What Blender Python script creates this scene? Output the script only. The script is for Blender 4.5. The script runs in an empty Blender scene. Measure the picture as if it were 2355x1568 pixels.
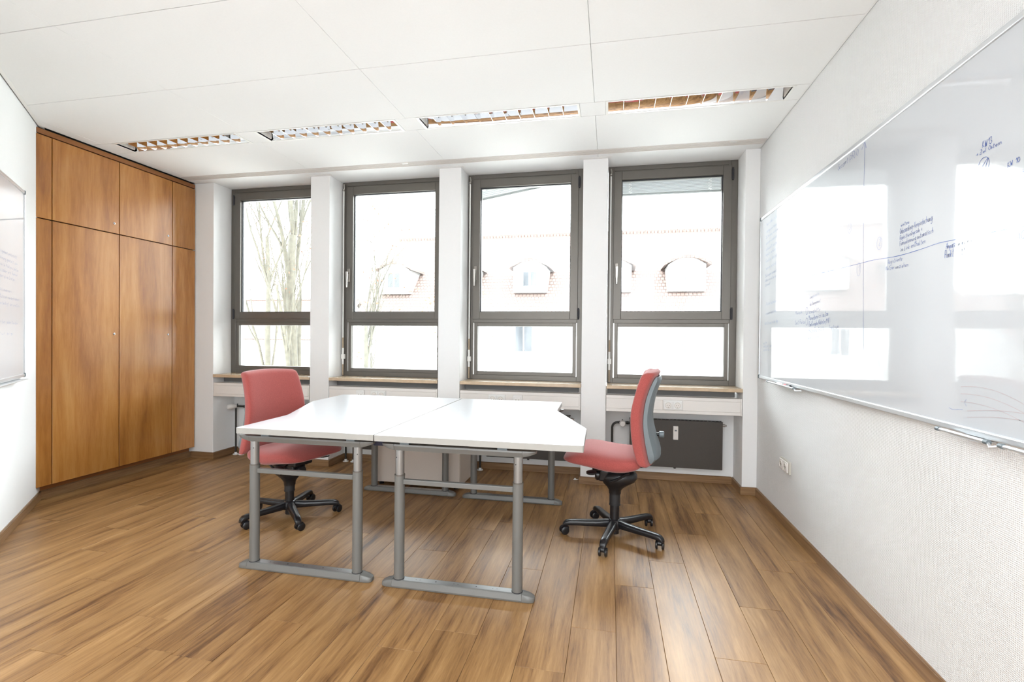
import bpy, bmesh, math, random
from mathutils import Vector, Matrix
C = bpy.data.collections.new('scene_objects'); bpy.context.scene.collection.children.link(C)
SC = bpy.context.scene
random.seed(7)

# ---------------------------------------------------------------- camera
F_PX, YAW, PITCH, ROLL, CAMZ = 1118.743, 0.199, -0.0085, -0.0089, 1.211
cam_d = bpy.data.cameras.new('camera'); cam = bpy.data.objects.new('camera', cam_d); C.objects.link(cam)
cam_d.sensor_width = 36.0; cam_d.lens = F_PX / 2355 * 36.0; cam_d.clip_start = 0.05; cam_d.clip_end = 300
_c, _s, _cp, _sp, _cr, _sr = math.cos(YAW), math.sin(YAW), math.cos(PITCH), math.sin(PITCH), math.cos(ROLL), math.sin(ROLL)
r0 = Vector((_c, _s, 0)); fw = Vector((-_s*_cp, _c*_cp, _sp)); u0 = r0.cross(fw)
ax = _cr*r0 - _sr*u0; ay = _sr*r0 + _cr*u0; az = -fw
cam.matrix_world = Matrix(((ax.x, ay.x, az.x, 0), (ax.y, ay.y, az.y, 0), (ax.z, ay.z, az.z, CAMZ), (0, 0, 0, 1)))
SC.camera = cam

# ---------------------------------------------------------------- sky, fill lights, exposure
SKY_STRENGTH = 13.0
w = bpy.data.worlds.new('sky'); SC.world = w; w.use_nodes = True
bg = w.node_tree.nodes['Background']; bg.inputs[0].default_value = (0.90, 0.96, 1.0, 1); bg.inputs[1].default_value = SKY_STRENGTH
SC.view_settings.view_transform = 'Standard'; SC.view_settings.look = 'None'; SC.view_settings.gamma = 1.0
SC.view_settings.use_curve_mapping = False; SC.view_settings.exposure = 0.90

def area(name, loc, target, sx, sy, power, col=(1, 1, 1), portal=False):
    d = bpy.data.lights.new(name, 'AREA'); d.shape = 'RECTANGLE'; d.size = sx; d.size_y = sy; d.energy = power; d.color = col
    o = bpy.data.objects.new(name, d); C.objects.link(o); o.location = loc
    o.rotation_euler = (Vector(target) - Vector(loc)).to_track_quat('-Z', 'Y').to_euler()
    if portal: d.cycles.is_portal = True
    return o
# added fill lights behind the camera, one under the ceiling, one facing the windows
area('rear_ceiling_fill', (-0.6, -0.9, 2.60), (-0.6, -0.9, 0), 3.0, 1.6, 50, (0.90, 0.955, 1.0))
area('rear_wall_fill', (-0.6, -2.1, 1.4), (-1.2, 3.0, 1.7), 3.0, 2.2, 50, (0.89, 0.95, 1.0))

# ---------------------------------------------------------------- main measures
D, H, XR, XC, DW, DN = 4.057, 2.678, 1.123, -3.980, 4.279, 4.331   # pier face, ceiling, right wall, cabinet front, window frame face, niche back
BH, BT = 0.062, 0.012
OPEN = [(-3.778, -2.732), (-2.538, -1.480), (-1.281, -0.231), (-0.030, 1.015)]
SUM = -1.275                                   # diagonal wall: X + Y = SUM
YB = -2.2; XL = -2.40                          # back of the room, left wall behind the camera
for i, (a, b) in enumerate(OPEN):
    area('window_portal', ((a+b)/2, DW+0.10, 1.75), ((a+b)/2, 0, 1.75), 1.0, 1.85, 1, portal=True)

# ---------------------------------------------------------------- materials
MATS = {}
def nodes_of(name):
    m = bpy.data.materials.new(name); m.use_nodes = True; MATS[name] = m
    nt = m.node_tree; return m, nt, nt.nodes['Principled BSDF']
def setin(n, k, v):
    if k in n.inputs: n.inputs[k].default_value = v
def simple(name, col, rough=0.5, metal=0.0, spec=0.5, noise=0.04, nscale=40, bump=0.0, bscale=200, coat=0.0, sheen=0.0, coat_rough=0.03, bdist=0.001):
    m, nt, b = nodes_of(name); N = nt.nodes; Lk = nt.links
    setin(b, 'Roughness', rough); setin(b, 'Metallic', metal); setin(b, 'Specular IOR Level', spec); setin(b, 'Coat Weight', coat); setin(b, 'Coat Roughness', coat_rough)
    setin(b, 'Sheen Weight', sheen)
    tc = N.new('ShaderNodeTexCoord'); nz = N.new('ShaderNodeTexNoise'); nz.inputs['Scale'].default_value = nscale; nz.inputs['Detail'].default_value = 3
    Lk.new(tc.outputs['Object'], nz.inputs['Vector'])
    mx = N.new('ShaderNodeMix'); mx.data_type = 'RGBA'
    mx.inputs['A'].default_value = tuple(max(0, c*(1-noise)) for c in col)+(1,); mx.inputs['B'].default_value = tuple(min(1, c*(1+noise)) for c in col)+(1,)
    Lk.new(nz.outputs['Fac'], mx.inputs['Factor']); Lk.new(mx.outputs['Result'], b.inputs['Base Color'])
    if bump:
        n2 = N.new('ShaderNodeTexNoise'); n2.inputs['Scale'].default_value = bscale; n2.inputs['Detail'].default_value = 2
        Lk.new(tc.outputs['Object'], n2.inputs['Vector'])
        bp = N.new('ShaderNodeBump'); bp.inputs['Strength'].default_value = bump; bp.inputs['Distance'].default_value = bdist
        Lk.new(n2.outputs['Fac'], bp.inputs['Height']); Lk.new(bp.outputs['Normal'], b.inputs['Normal'])
    return m
def ramp(nt, stops):
    r = nt.nodes.new('ShaderNodeValToRGB'); e = r.color_ramp.elements
    e[0].position, e[0].color = stops[0][0], stops[0][1]+(1,)
    e[1].position, e[1].color = stops[-1][0], stops[-1][1]+(1,)
    for p, c in stops[1:-1]:
        x = e.new(p); x.color = c+(1,)
    return r
def wood(name, stops, scale, rough, per_piece=0.0, coat=0.0, knots=True, tone=0.0, fine=0.5, bump=0.05, coat_rough=0.1, spec=0.5):
    """scale = noise scale per axis; grain runs along the axis with the small scale"""
    m, nt, b = nodes_of(name); N = nt.nodes; Lk = nt.links
    setin(b, 'Roughness', rough); setin(b, 'Coat Weight', coat); setin(b, 'Coat Roughness', coat_rough); setin(b, 'Specular IOR Level', spec)
    tc = N.new('ShaderNodeTexCoord'); oi = N.new('ShaderNodeObjectInfo')
    mul = N.new('ShaderNodeVectorMath'); mul.operation = 'MULTIPLY'; mul.inputs[1].default_value = (37.0*per_piece, 91.0*per_piece, 13.0*per_piece)
    cmb = N.new('ShaderNodeCombineXYZ')
    for k in range(3): Lk.new(oi.outputs['Random'], cmb.inputs[k])
    Lk.new(cmb.outputs[0], mul.inputs[0])
    add = N.new('ShaderNodeVectorMath'); add.operation = 'ADD'; Lk.new(tc.outputs['Object'], add.inputs[0]); Lk.new(mul.outputs[0], add.inputs[1])
    def mapped(f):
        v = N.new('ShaderNodeVectorMath'); v.operation = 'MULTIPLY'; v.inputs[1].default_value = tuple(s*f for s in scale)
        Lk.new(add.outputs[0], v.inputs[0]); return v
    a = N.new('ShaderNodeTexNoise'); a.inputs['Scale'].default_value = 1.0; a.inputs['Detail'].default_value = 5; a.inputs['Roughness'].default_value = 0.6; a.inputs['Distortion'].default_value = 0.55
    Lk.new(mapped(1.0).outputs[0], a.inputs['Vector'])
    f = N.new('ShaderNodeTexNoise'); f.inputs['Scale'].default_value = 1.0; f.inputs['Detail'].default_value = 4; f.inputs['Roughness'].default_value = 0.7; f.inputs['Distortion'].default_value = 0.2
    Lk.new(mapped(7.0).outputs[0], f.inputs['Vector'])
    mm = N.new('ShaderNodeMath'); mm.operation = 'MULTIPLY_ADD'; mm.inputs[1].default_value = 0.32*fine; Lk.new(f.outputs['Fac'], mm.inputs[0]); Lk.new(a.outputs['Fac'], mm.inputs[2])
    sub = N.new('ShaderNodeMath'); sub.operation = 'SUBTRACT'; sub.inputs[1].default_value = 0.16*fine; Lk.new(mm.outputs[0], sub.inputs[0])
    rp = ramp(nt, stops); Lk.new(sub.outputs[0], rp.inputs[0])
    col = rp.outputs[0]
    if knots:
        k = N.new('ShaderNodeTexVoronoi'); k.inputs['Scale'].default_value = 1.0
        kv = N.new('ShaderNodeVectorMath'); kv.operation = 'MULTIPLY'; kv.inputs[1].default_value = tuple(s*0.28 for s in scale); Lk.new(add.outputs[0], kv.inputs[0]); Lk.new(kv.outputs[0], k.inputs['Vector'])
        kr = ramp(nt, [(0.0, (0.42, 0.36, 0.33)), (0.07, (0.72, 0.68, 0.66)), (0.16, (1, 1, 1))]); Lk.new(k.outputs['Distance'], kr.inputs[0])
        mk = N.new('ShaderNodeMix'); mk.data_type = 'RGBA'; mk.blend_type = 'MULTIPLY'; mk.inputs['Factor'].default_value = 0.75
        Lk.new(col, mk.inputs['A']); Lk.new(kr.outputs[0], mk.inputs['B']); col = mk.outputs['Result']
    if tone:
        hs = N.new('ShaderNodeHueSaturation'); mr = N.new('ShaderNodeMapRange'); mr.inputs['To Min'].default_value = 1-tone; mr.inputs['To Max'].default_value = 1+tone
        Lk.new(oi.outputs['Random'], mr.inputs['Value']); Lk.new(mr.outputs[0], hs.inputs['Value']); Lk.new(col, hs.inputs['Color']); col = hs.outputs[0]
    Lk.new(col, b.inputs['Base Color'])
    bp = N.new('ShaderNodeBump'); bp.inputs['Strength'].default_value = bump; bp.inputs['Distance'].default_value = 0.001
    Lk.new(f.outputs['Fac'], bp.inputs['Height']); Lk.new(bp.outputs['Normal'], b.inputs['Normal'])
    rr = N.new('ShaderNodeMapRange'); rr.inputs['To Min'].default_value = rough*0.85; rr.inputs['To Max'].default_value = rough*1.2
    Lk.new(f.outputs['Fac'], rr.inputs['Value']); Lk.new(rr.outputs[0], b.inputs['Roughness'])
    return m

M_WALL = simple('painted_wall', (0.88, 0.885, 0.885), 0.75, noise=0.01, bump=0.15, bscale=300, spec=0.2)
M_PIER = simple('painted_pier', (0.87, 0.865, 0.855), 0.7, noise=0.012, bump=0.12, bscale=350, spec=0.2)
M_CEIL = simple('ceiling_panel_paint', (0.86, 0.86, 0.855), 0.85, noise=0.02, nscale=90, bump=0.25, bscale=260, spec=0.1)
M_CEILEDGE = simple('ceiling_edge_white', (0.84, 0.83, 0.81), 0.5, noise=0.01)
M_DARK = simple('shadow_gap_dark', (0.02, 0.02, 0.02), 0.9)
M_LAMINATE = simple('white_laminate', (0.64, 0.65, 0.675), 0.30, noise=0.004, coat=0.4, coat_rough=0.16, spec=0.4)
M_LAMEDGE = simple('laminate_edge', (0.40, 0.387, 0.357), 0.4, noise=0.01)
M_DESKMETAL = simple('grey_desk_metal', (0.17, 0.168, 0.158), 0.40, metal=0.15, noise=0.03, nscale=20, bump=0.05, bscale=900)
M_DESKTOPMETAL = simple('brushed_desk_metal', (0.33, 0.33, 0.325), 0.30, metal=0.7, noise=0.05, nscale=25)
M_FRAME = simple('bronze_grey_window_metal', (0.15, 0.137, 0.12), 0.38, metal=0.45, noise=0.03, nscale=15)
M_FRAMEDK = simple('window_gasket_dark', (0.03, 0.03, 0.035), 0.6)
M_FRAMELIP = simple('pale_window_bead', (0.36, 0.35, 0.33), 0.3, metal=0.6)
M_FABRIC = simple('coral_red_wool', (0.40, 0.092, 0.082), 0.95, noise=0.42, nscale=330, bump=0.6, bscale=900, sheen=0.35, spec=0.1)
M_SHELL = simple('blue_grey_plastic', (0.155, 0.185, 0.20), 0.42, noise=0.03)
M_BLACK = simple('black_plastic', (0.012, 0.012, 0.014), 0.28, noise=0.1)
M_BLACKROUGH = simple('black_tread', (0.02, 0.02, 0.022), 0.55, noise=0.2)
M_BLIND_ = simple('grey_sill_support', (0.20, 0.195, 0.19), 0.5)
M_RAD = simple('dark_brown_radiator', (0.060, 0.050, 0.042), 0.45, noise=0.06, nscale=60, bump=0.05, bscale=500)
M_PIPE = simple('dark_pipe_paint', (0.035, 0.032, 0.028), 0.35)
M_DUCT = simple('cream_duct_plastic', (0.83, 0.79, 0.75), 0.4, noise=0.01)
M_SOCKET = simple('white_socket_plastic', (0.88, 0.87, 0.85), 0.25, noise=0.005, coat=0.3)
M_SOCKETGREY = simple('beige_socket_plastic', (0.60, 0.57, 0.50), 0.3, noise=0.01)
M_SILL = simple('travertine_sill', (0.60, 0.45, 0.30), 0.25, noise=0.22, nscale=28, bump=0.05, bscale=60, coat=0.4)
M_BEIGE = simple('beige_cabinet_lacquer', (0.62, 0.54, 0.47), 0.5, noise=0.03, nscale=120)
M_ALU = simple('satin_aluminium', (0.66, 0.68, 0.70), 0.28, metal=0.5, noise=0.02)
M_ALUWHITE = simple('white_enamel_rail', (0.84, 0.83, 0.80), 0.3, noise=0.01)
M_MIRROR = simple('polished_reflector', (0.86, 0.86, 0.87), 0.025, metal=1.0, noise=0.01)
M_TUBE = simple('unlit_fluorescent_tube', (0.85, 0.85, 0.84), 0.3)
M_CHROME = simple('chrome', (0.80, 0.80, 0.82), 0.12, metal=1.0)
M_NICKEL = simple('warm_nickel', (0.50, 0.47, 0.44), 0.25, metal=0.9)
M_PLATE = simple('dark_nickel', (0.26, 0.235, 0.21), 0.3, metal=0.7)
M_TAN = simple('tan_rod_sleeve', (0.40, 0.31, 0.22), 0.5)
M_RED = simple('red_plastic', (0.62, 0.02, 0.04), 0.3)
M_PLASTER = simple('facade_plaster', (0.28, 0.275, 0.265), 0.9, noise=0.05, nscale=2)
M_HOUSEWIN = simple('house_window_white', (0.75, 0.75, 0.75), 0.5)
M_HOUSEGLASS = simple('house_window_glass', (0.015, 0.017, 0.02), 0.1)
M_CURTAIN = simple('curtain_cloth', (0.35, 0.36, 0.36), 0.9, noise=0.2, nscale=6)
M_BARK = simple('pale_bark', (0.042, 0.038, 0.027), 0.9, noise=0.6, nscale=9, bump=0.5, bscale=20)
M_LEAF = simple('dry_brown_leaf', (0.10, 0.035, 0.015), 0.8, noise=0.3)
M_GROUND = simple('pale_bounce_ground', (0.52, 0.51, 0.48), 0.95, noise=0.3, nscale=1.2)  # unseen ground, kept pale to bounce skylight onto the ceiling
M_BLIND = simple('grey_blind_slat', (0.42, 0.43, 0.43), 0.35, metal=0.4)
M_FLOOR = wood('oak_vinyl_plank', [(0.22, (0.075, 0.032, 0.011)), (0.34, (0.175, 0.083, 0.030)), (0.46, (0.290, 0.152, 0.056)), (0.60, (0.375, 0.208, 0.082)), (0.80, (0.49, 0.295, 0.13))],
               (14.0, 0.95, 14.0), 0.37, per_piece=1.0, tone=0.05, fine=1.6, bump=0.12, spec=0.42)
M_SKIRT = wood('oak_skirting', [(0.2, (0.13, 0.065, 0.028)), (0.5, (0.26, 0.145, 0.068)), (0.85, (0.40, 0.25, 0.13))], (2.0, 2.0, 55.0), 0.32, per_piece=1.0, knots=False, tone=0.08, coat=0.15)
M_CHERRY = wood('cherry_veneer', [(0.22, (0.26, 0.085, 0.014)), (0.42, (0.40, 0.155, 0.028)), (0.55, (0.48, 0.205, 0.044)), (0.80, (0.60, 0.30, 0.085))], (1.0, 7.0, 0.75), 0.34, per_piece=1.0, knots=True, tone=0.05, fine=1.3, bump=0.02, coat=0.75, coat_rough=0.14)
M_CHERRYDK = wood('cherry_cornice', [(0.15, (0.22, 0.075, 0.018)), (0.85, (0.36, 0.15, 0.05))], (1.0, 0.9, 9.0), 0.35, knots=False)

def wallpaper():
    m, nt, b = nodes_of('woven_raster_wallpaper'); N = nt.nodes; Lk = nt.links
    b.inputs['Base Color'].default_value = (0.87, 0.87, 0.865, 1); setin(b, 'Roughness', 0.6); setin(b, 'Specular IOR Level', 0.3)
    tc = N.new('ShaderNodeTexCoord'); sp = N.new('ShaderNodeSeparateXYZ'); Lk.new(tc.outputs['Object'], sp.inputs[0])
    outs = []
    for ch, per in (('Y', 0.0072), ('Z', 0.0062)):
        mu = N.new('ShaderNodeMath'); mu.operation = 'MULTIPLY'; mu.inputs[1].default_value = 2*math.pi/per; Lk.new(sp.outputs[ch], mu.inputs[0])
        si = N.new('ShaderNodeMath'); si.operation = 'SINE'; Lk.new(mu.outputs[0], si.inputs[0]); outs.append(si)
    ad = N.new('ShaderNodeMath'); ad.operation = 'MAXIMUM'; Lk.new(outs[0].outputs[0], ad.inputs[0]); Lk.new(outs[1].outputs[0], ad.inputs[1])
    bp = N.new('ShaderNodeBump'); bp.inputs['Strength'].default_value = 0.7; bp.inputs['Distance'].default_value = 0.0014
    Lk.new(ad.outputs[0], bp.inputs['Height']); Lk.new(bp.outputs['Normal'], b.inputs['Normal'])
    return m
M_PAPER = wallpaper()
def board_mat(name, col, rough=0.09):
    m, nt, b = nodes_of(name); N = nt.nodes; Lk = nt.links
    b.inputs['Base Color'].default_value = col+(1,); setin(b, 'Roughness', 0.5); setin(b, 'Specular IOR Level', 0.3)
    setin(b, 'Coat Weight', 1.0); setin(b, 'Coat Roughness', 0.035); setin(b, 'Coat IOR', 1.55)
    tc = N.new('ShaderNodeTexCoord'); nz = N.new('ShaderNodeTexNoise'); nz.inputs['Scale'].default_value = 5.0; nz.inputs['Detail'].default_value = 2
    mp = N.new('ShaderNodeVectorMath'); mp.operation = 'MULTIPLY'; mp.inputs[1].default_value = (1.0, 1.6, 0.5); Lk.new(tc.outputs['Object'], mp.inputs[0]); Lk.new(mp.outputs[0], nz.inputs['Vector'])
    bp = N.new('ShaderNodeBump'); bp.inputs['Strength'].default_value = 0.35; bp.inputs['Distance'].default_value = 0.0012
    Lk.new(nz.outputs['Fac'], bp.inputs['Height']); Lk.new(bp.outputs['Normal'], b.inputs['Coat Normal'])
    return m
M_BOARD = board_mat('whiteboard_enamel', (0.60, 0.62, 0.65))
M_INK = board_mat('blue_marker_ink', (0.05, 0.11, 0.42))
M_INKPALE = board_mat('pale_blue_ink', (0.33, 0.40, 0.62))
M_INKRED = board_mat('faint_red_ink', (0.60, 0.50, 0.52))
def glass():
    m = bpy.data.materials.new('window_glass'); m.use_nodes = True; nt = m.node_tree; N = nt.nodes; Lk = nt.links
    N.clear(); out = N.new('ShaderNodeOutputMaterial'); mx = N.new('ShaderNodeMixShader'); t = N.new('ShaderNodeBsdfTransparent'); g = N.new('ShaderNodeBsdfGlossy')
    t.inputs[0].default_value = (0.97, 0.985, 0.98, 1); g.inputs['Roughness'].default_value = 0.0
    lw = N.new('ShaderNodeFresnel'); lw.inputs['IOR'].default_value = 1.45
    Lk.new(lw.outputs[0], mx.inputs[0]); Lk.new(t.outputs[0], mx.inputs[1]); Lk.new(g.outputs[0], mx.inputs[2]); Lk.new(mx.outputs[0], out.inputs[0])
    return m
M_GLASS = glass()
def tiles():
    m, nt, b = nodes_of('red_roof_tiles'); N = nt.nodes; Lk = nt.links; setin(b, 'Roughness', 0.85)
    tc = N.new('ShaderNodeTexCoord'); br = N.new('ShaderNodeTexBrick'); sp = N.new('ShaderNodeSeparateXYZ'); cb = N.new('ShaderNodeCombineXYZ')
    Lk.new(tc.outputs['Object'], sp.inputs[0]); Lk.new(sp.outputs['X'], cb.inputs['X']); Lk.new(sp.outputs['Z'], cb.inputs['Y']); Lk.new(cb.outputs[0], br.inputs['Vector'])
    br.inputs['Color1'].default_value = (0.12, 0.082, 0.068, 1); br.inputs['Color2'].default_value = (0.105, 0.07, 0.058, 1); br.inputs['Mortar'].default_value = (0.040, 0.023, 0.018, 1)
    br.inputs['Scale'].default_value = 1.0; br.inputs['Brick Width'].default_value = 0.22; br.inputs['Row Height'].default_value = 0.20; br.inputs['Mortar Size'].default_value = 0.025
    Lk.new(br.outputs['Color'], b.inputs['Base Color']); return m
M_TILES = tiles()

# ---------------------------------------------------------------- mesh helpers
class MB:
    def __init__(s): s.v = []; s.f = []
    def box(s, x0, x1, y0, y1, z0, z1):
        n = len(s.v); s.v += [(x, y, z) for z in (z0, z1) for y in (y0, y1) for x in (x0, x1)]
        s.f += [tuple(n+i for i in q) for q in ((0, 2, 3, 1), (4, 5, 7, 6), (0, 1, 5, 4), (2, 6, 7, 3), (0, 4, 6, 2), (1, 3, 7, 5))]; return s
    def prism(s, poly, z0, z1, ax='z'):
        """extrude a polygon; ax = the axis along which it is extruded; polygon in the other two axes in order"""
        n = len(s.v); k = len(poly)
        def P(a, b, c): return {'z': (a, b, c), 'x': (c, a, b), 'y': (a, c, b)}[ax]
        s.v += [P(a, b, z0) for a, b in poly]+[P(a, b, z1) for a, b in poly]
        s.f += [tuple(n+i for i in range(k))[::-1], tuple(n+k+i for i in range(k))]
        s.f += [(n+i, n+(i+1) % k, n+k+(i+1) % k, n+k+i) for i in range(k)]; return s
    def loft(s, rings, cap=True):
        n = len(s.v); k = len(rings[0])
        for r in rings: s.v += [tuple(p) for p in r]
        for j in range(len(rings)-1):
            for i in range(k):
                a = n+j*k; s.f.append((a+i, a+(i+1) % k, a+k+(i+1) % k, a+k+i))
        if cap:
            s.f.append(tuple(n+i for i in range(k))[::-1]); s.f.append(tuple(n+(len(rings)-1)*k+i for i in range(k)))
        return s
    def tube(s, pts, rad, n=12, cap=True):
        pts = [Vector(p) for p in pts]; rads = rad if isinstance(rad, (list, tuple)) else [rad]*len(pts); rings = []; up = None
        for i, p in enumerate(pts):
            d = (pts[min(i+1, len(pts)-1)]-pts[max(i-1, 0)]).normalized()
            if up is None: up = Vector((0, 0, 1)) if abs(d.z) < 0.9 else Vector((1, 0, 0))
            a = d.cross(up).normalized(); bb = a.cross(d).normalized(); up = bb
            rings.append([p+rads[i]*(math.cos(2*math.pi*k/n)*a+math.sin(2*math.pi*k/n)*bb) for k in range(n)])
        return s.loft(rings, cap)
    def lathe(s, prof, o, n=24, axis='z', cap=True):
        rings = []
        for r, z in prof:
            ring = []
            for k in range(n):
                a = 2*math.pi*k/n; x, y = r*math.cos(a), r*math.sin(a)
                ring.append({'z': (o[0]+x, o[1]+y, o[2]+z), 'y': (o[0]+x, o[1]+z, o[2]+y), 'x': (o[0]+z, o[1]+x, o[2]+y)}[axis])
            rings.append(ring)
        return s.loft(rings, cap)
    def build(s, name, mat, parent=None, bevel=0.0, smooth=False, seg=2, rel=None, subsurf=0):
        me = bpy.data.meshes.new(name)
        off = Vector(rel) if rel is not None else Vector((0, 0, 0))
        me.from_pydata([tuple(Vector(p)-off) for p in s.v], [], s.f)
        bm = bmesh.new(); bm.from_mesh(me); bmesh.ops.recalc_face_normals(bm, faces=bm.faces); bm.to_mesh(me); bm.free()
        me.materials.append(mat)
        o = bpy.data.objects.new(name, me); C.objects.link(o)
        if parent: o.parent = parent
        if bevel:
            b = o.modifiers.new('Bevel', 'BEVEL'); b.width = bevel; b.segments = seg; b.limit_method = 'ANGLE'; b.angle_limit = math.radians(50)
        if subsurf:
            b = o.modifiers.new('Sub', 'SUBSURF'); b.levels = subsurf; b.render_levels = subsurf
        if smooth:
            for p in me.polygons: p.use_smooth = True
            if smooth == 'auto':
                import math as _m
                me.set_sharp_from_angle(angle=_m.radians(40))
        return o
def thing(name, label, cat, loc=(0, 0, 0), rotz=0, group=None):
    o = bpy.data.objects.new(name, None); C.objects.link(o); o.location = loc; o.rotation_euler = (0, 0, rotz); o.empty_display_size = 0.1
    o['label'] = label; o['category'] = cat
    if group: o['group'] = group
    return o
def tag(o, label, cat, group=None):
    o['label'] = label; o['category'] = cat
    if group: o['group'] = group
    return o
def struct(o, label=None):
    o['kind'] = 'structure'
    if label: o['label'] = label
    return o
def sgroup(name, label, loc=(0, 0, 0)):
    o = bpy.data.objects.new(name, None); C.objects.link(o); o.location = loc; o.empty_display_size = 0.1; return struct(o, label)
def clip(poly, a, b, c):
    """keep the side a*x + b*y >= c"""
    out = []
    for i, p in enumerate(poly):
        q = poly[(i+1) % len(poly)]; dp, dq = a*p[0]+b*p[1]-c, a*q[0]+b*q[1]-c
        if dp >= 0: out.append(p)
        if (dp >= 0) != (dq >= 0):
            t = dp/(dp-dq); out.append((p[0]+t*(q[0]-p[0]), p[1]+t*(q[1]-p[1])))
    return out
def in_room(poly, m=0.0):
    """clip to the room plan: right of the cabinets and of the diagonal wall"""
    return clip(poly, 1, 1, SUM+m)

# ---------------------------------------------------------------- floor and its planks
fl = struct(MB().box(-4.75, 1.3, YB-0.1, 4.75, -0.12, -0.0045).build('floor', simple('screed_joint', (0.16, 0.085, 0.04), 0.8)), 'oak look plank floor with planks running towards the windows')
PW = 0.1835; PL = 1.20
joints = {-1: 2.038, 0: 2.434, 1: 2.737, 2: 1.956, 3: 2.355, 4: 2.752, 5: 1.70, -8: 1.819, -5: 1.75, -16: 2.188, -14: 1.933, -11: 1.725, -12: 1.451, -9: 1.539, -13: 2.297, -2: 2.95, -3: 2.50, -4: 3.10, -6: 2.60, -7: 2.25, -10: 2.75, -15: 2.75}
for k in range(-23, 6):
    x0 = 0.036+PW*k; j = joints.get(k, random.uniform(0, PL)); y = j-PL*math.ceil((j-YB)/PL)
    while y < 4.33:
        rect = [(x0+.0006, y+.0006), (x0+PW-.0006, y+.0006), (x0+PW-.0006, min(y+PL, DN)-.0006), (x0+.0006, min(y+PL, DN)-.0006)]
        rect = clip(clip(clip(in_room(rect, 0.001), 1, 0, -4.045), -1, 0, -XR), 0, 1, YB)
        if y+PL > -2.2 and len(rect) > 2:
            # planks behind the camera end at the left wall
            if max(p[1] for p in rect) < -XL+SUM: rect = clip(rect, 1, 0, XL)
            if len(rect) > 2:
                MB().prism(rect, -0.0045, 0.0).build('floor_plank', M_FLOOR, fl, bevel=0.0009, seg=1)
        y += PL

# ---------------------------------------------------------------- walls
struct(MB().box(XR, XR+0.15, YB, 4.75, 0, H+0.075).build('wall_right', M_PAPER), 'white wall with raised raster wallpaper')
q = 0.12
struct(MB().prism([(XC-0.13, SUM-(XC-0.13)), (XL, SUM-XL), (XL-q, SUM-XL), (XC-0.13, SUM-(XC-0.13)-q)], 0, H+0.075).build('wall_left', M_WALL), 'white slanted wall beside the wooden cabinets')
struct(MB().box(XL-q, XL, YB, SUM-XL-0.001, 0, H+0.075).build('wall_left_rear', M_WALL), 'white side wall behind the camera')
struct(MB().box(XL-q, XR, YB-0.12, YB, 0, H+0.075).build('wall_back', M_WALL), 'white wall behind the camera')
# window wall: piers, parapet, lintel
wf = sgroup('wall_front', 'window wall with four white piers and one corner pier', (0, D, 0))
def pier(a, b):
    MB().box(a, b, D, 4.44, 0, H).build('pier', M_PIER, wf, rel=(0, D, 0), bevel=0.002, seg=1)
pier(-4.75, OPEN[0][0])
for (a, b), (c_, d_) in zip(OPEN, OPEN[1:]): pier(b, c_)
pier(OPEN[3][1], XR-0.0005)
for a, b in OPEN:
    MB().box(a, b, DN, 4.44, 0, 0.790).build('parapet_wall', M_PIER, wf, rel=(0, D, 0))
MB().box(-4.75, XR+0.15, 4.35, 4.44, H, 3.2).build('lintel', M_WALL, wf, rel=(0, D, 0))
MB().box(-4.75, -4.60, 3.0, 4.75, 0, H+0.075).build('closure_wall', M_WALL, wf, rel=(0, D, 0))

# ---------------------------------------------------------------- ceiling: metal panels in rows, lamp row, curtain track
ce = struct(MB().box(-4.75, 1.27, YB-0.1, 4.40, H+0.075, H+0.16).build('ceiling', M_CEIL), 'white panel ceiling')
rows = [(-2.2, -0.60), (-0.60, 0.015), (0.015, 0.629), (0.629, 1.243), (1.243, 1.858), (1.858, 2.471), (2.471, 3.085), (3.272, 3.862), (3.957, DW+0.07)]
cols = [-3.885, -2.627, -1.369, -0.111, XR-0.012]
def panel(x0, x1, y0, y1, name='ceiling_panel', mat=None, g=0.0017):
    p = in_room([(x0+g*0.5, y0+g), (x1-g*0.5, y0+g), (x1-g*0.5, y1-g), (x0+g*0.5, y1-g)], 0.03)
    if min(y0, y1) < -XL+SUM: p = clip(p, 1, 0, XL+0.01)
    if len(p) > 2:
        MB().prism(p, H, H+0.018).build(name, mat or M_CEIL, ce, bevel=0.0012, seg=1)
for i, (y0, y1) in enumerate(rows):
    for j in range(4):
        x0, x1 = cols[j], cols[j+1]
        panel(x0, x1, y0, y1)
    if y1 > 2.4 and y0 < 3.86: panel(-3.975, -3.885, max(y0, 2.5), y1)
    if y0 > 3.9: panel(-3.975, -3.885, y0, D)
LX = [(-3.795, -2.700), (-2.545, -1.452), (-1.296, -0.205), (-0.043, 1.043)]
fill = [-3.975]+[v for ab in LX for v in ab]+[XR-0.012]
for i in range(0, len(fill), 2): panel(fill[i], fill[i+1], 3.085, 3.272, 'filler_panel')
# edge angles
MB().box(XR-0.012, XR-0.003, YB, D, H+0.002, H+0.012).build('edge_angle', M_CEILEDGE, ce)
MB().prism([(XC-0.05, SUM-(XC-0.05)+0.012), (XL+0.02, SUM-(XL+0.02)+0.012), (XL+0.02, SUM-(XL+0.02)+0.040), (XC-0.05, SUM-(XC-0.05)+0.040)], H-0.001, H+0.012).build('edge_angle', M_CEILEDGE, ce)
MB().box(-3.985, -3.978, 2.72, D, H+0.0, H+0.012).build('edge_angle', M_CEILEDGE, ce)
for a, b in zip(OPEN, OPEN[1:]):
    MB().box(a[1]-0.03, b[0]+0.03, D-0.035, D-0.001, H-0.003, H-0.0003).build('pier_collar', M_CEILEDGE, ce)
tr = MB()
for k in range(5): tr.box(-3.975, 1.108, 3.862+0.0225*k, 3.866+0.0225*k, H-0.003, H+0.012)
t = thing('curtain_track', 'long cream three-channel curtain track let into the ceiling along the windows', 'curtain rail', (-1.4, 3.9, H))
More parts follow.
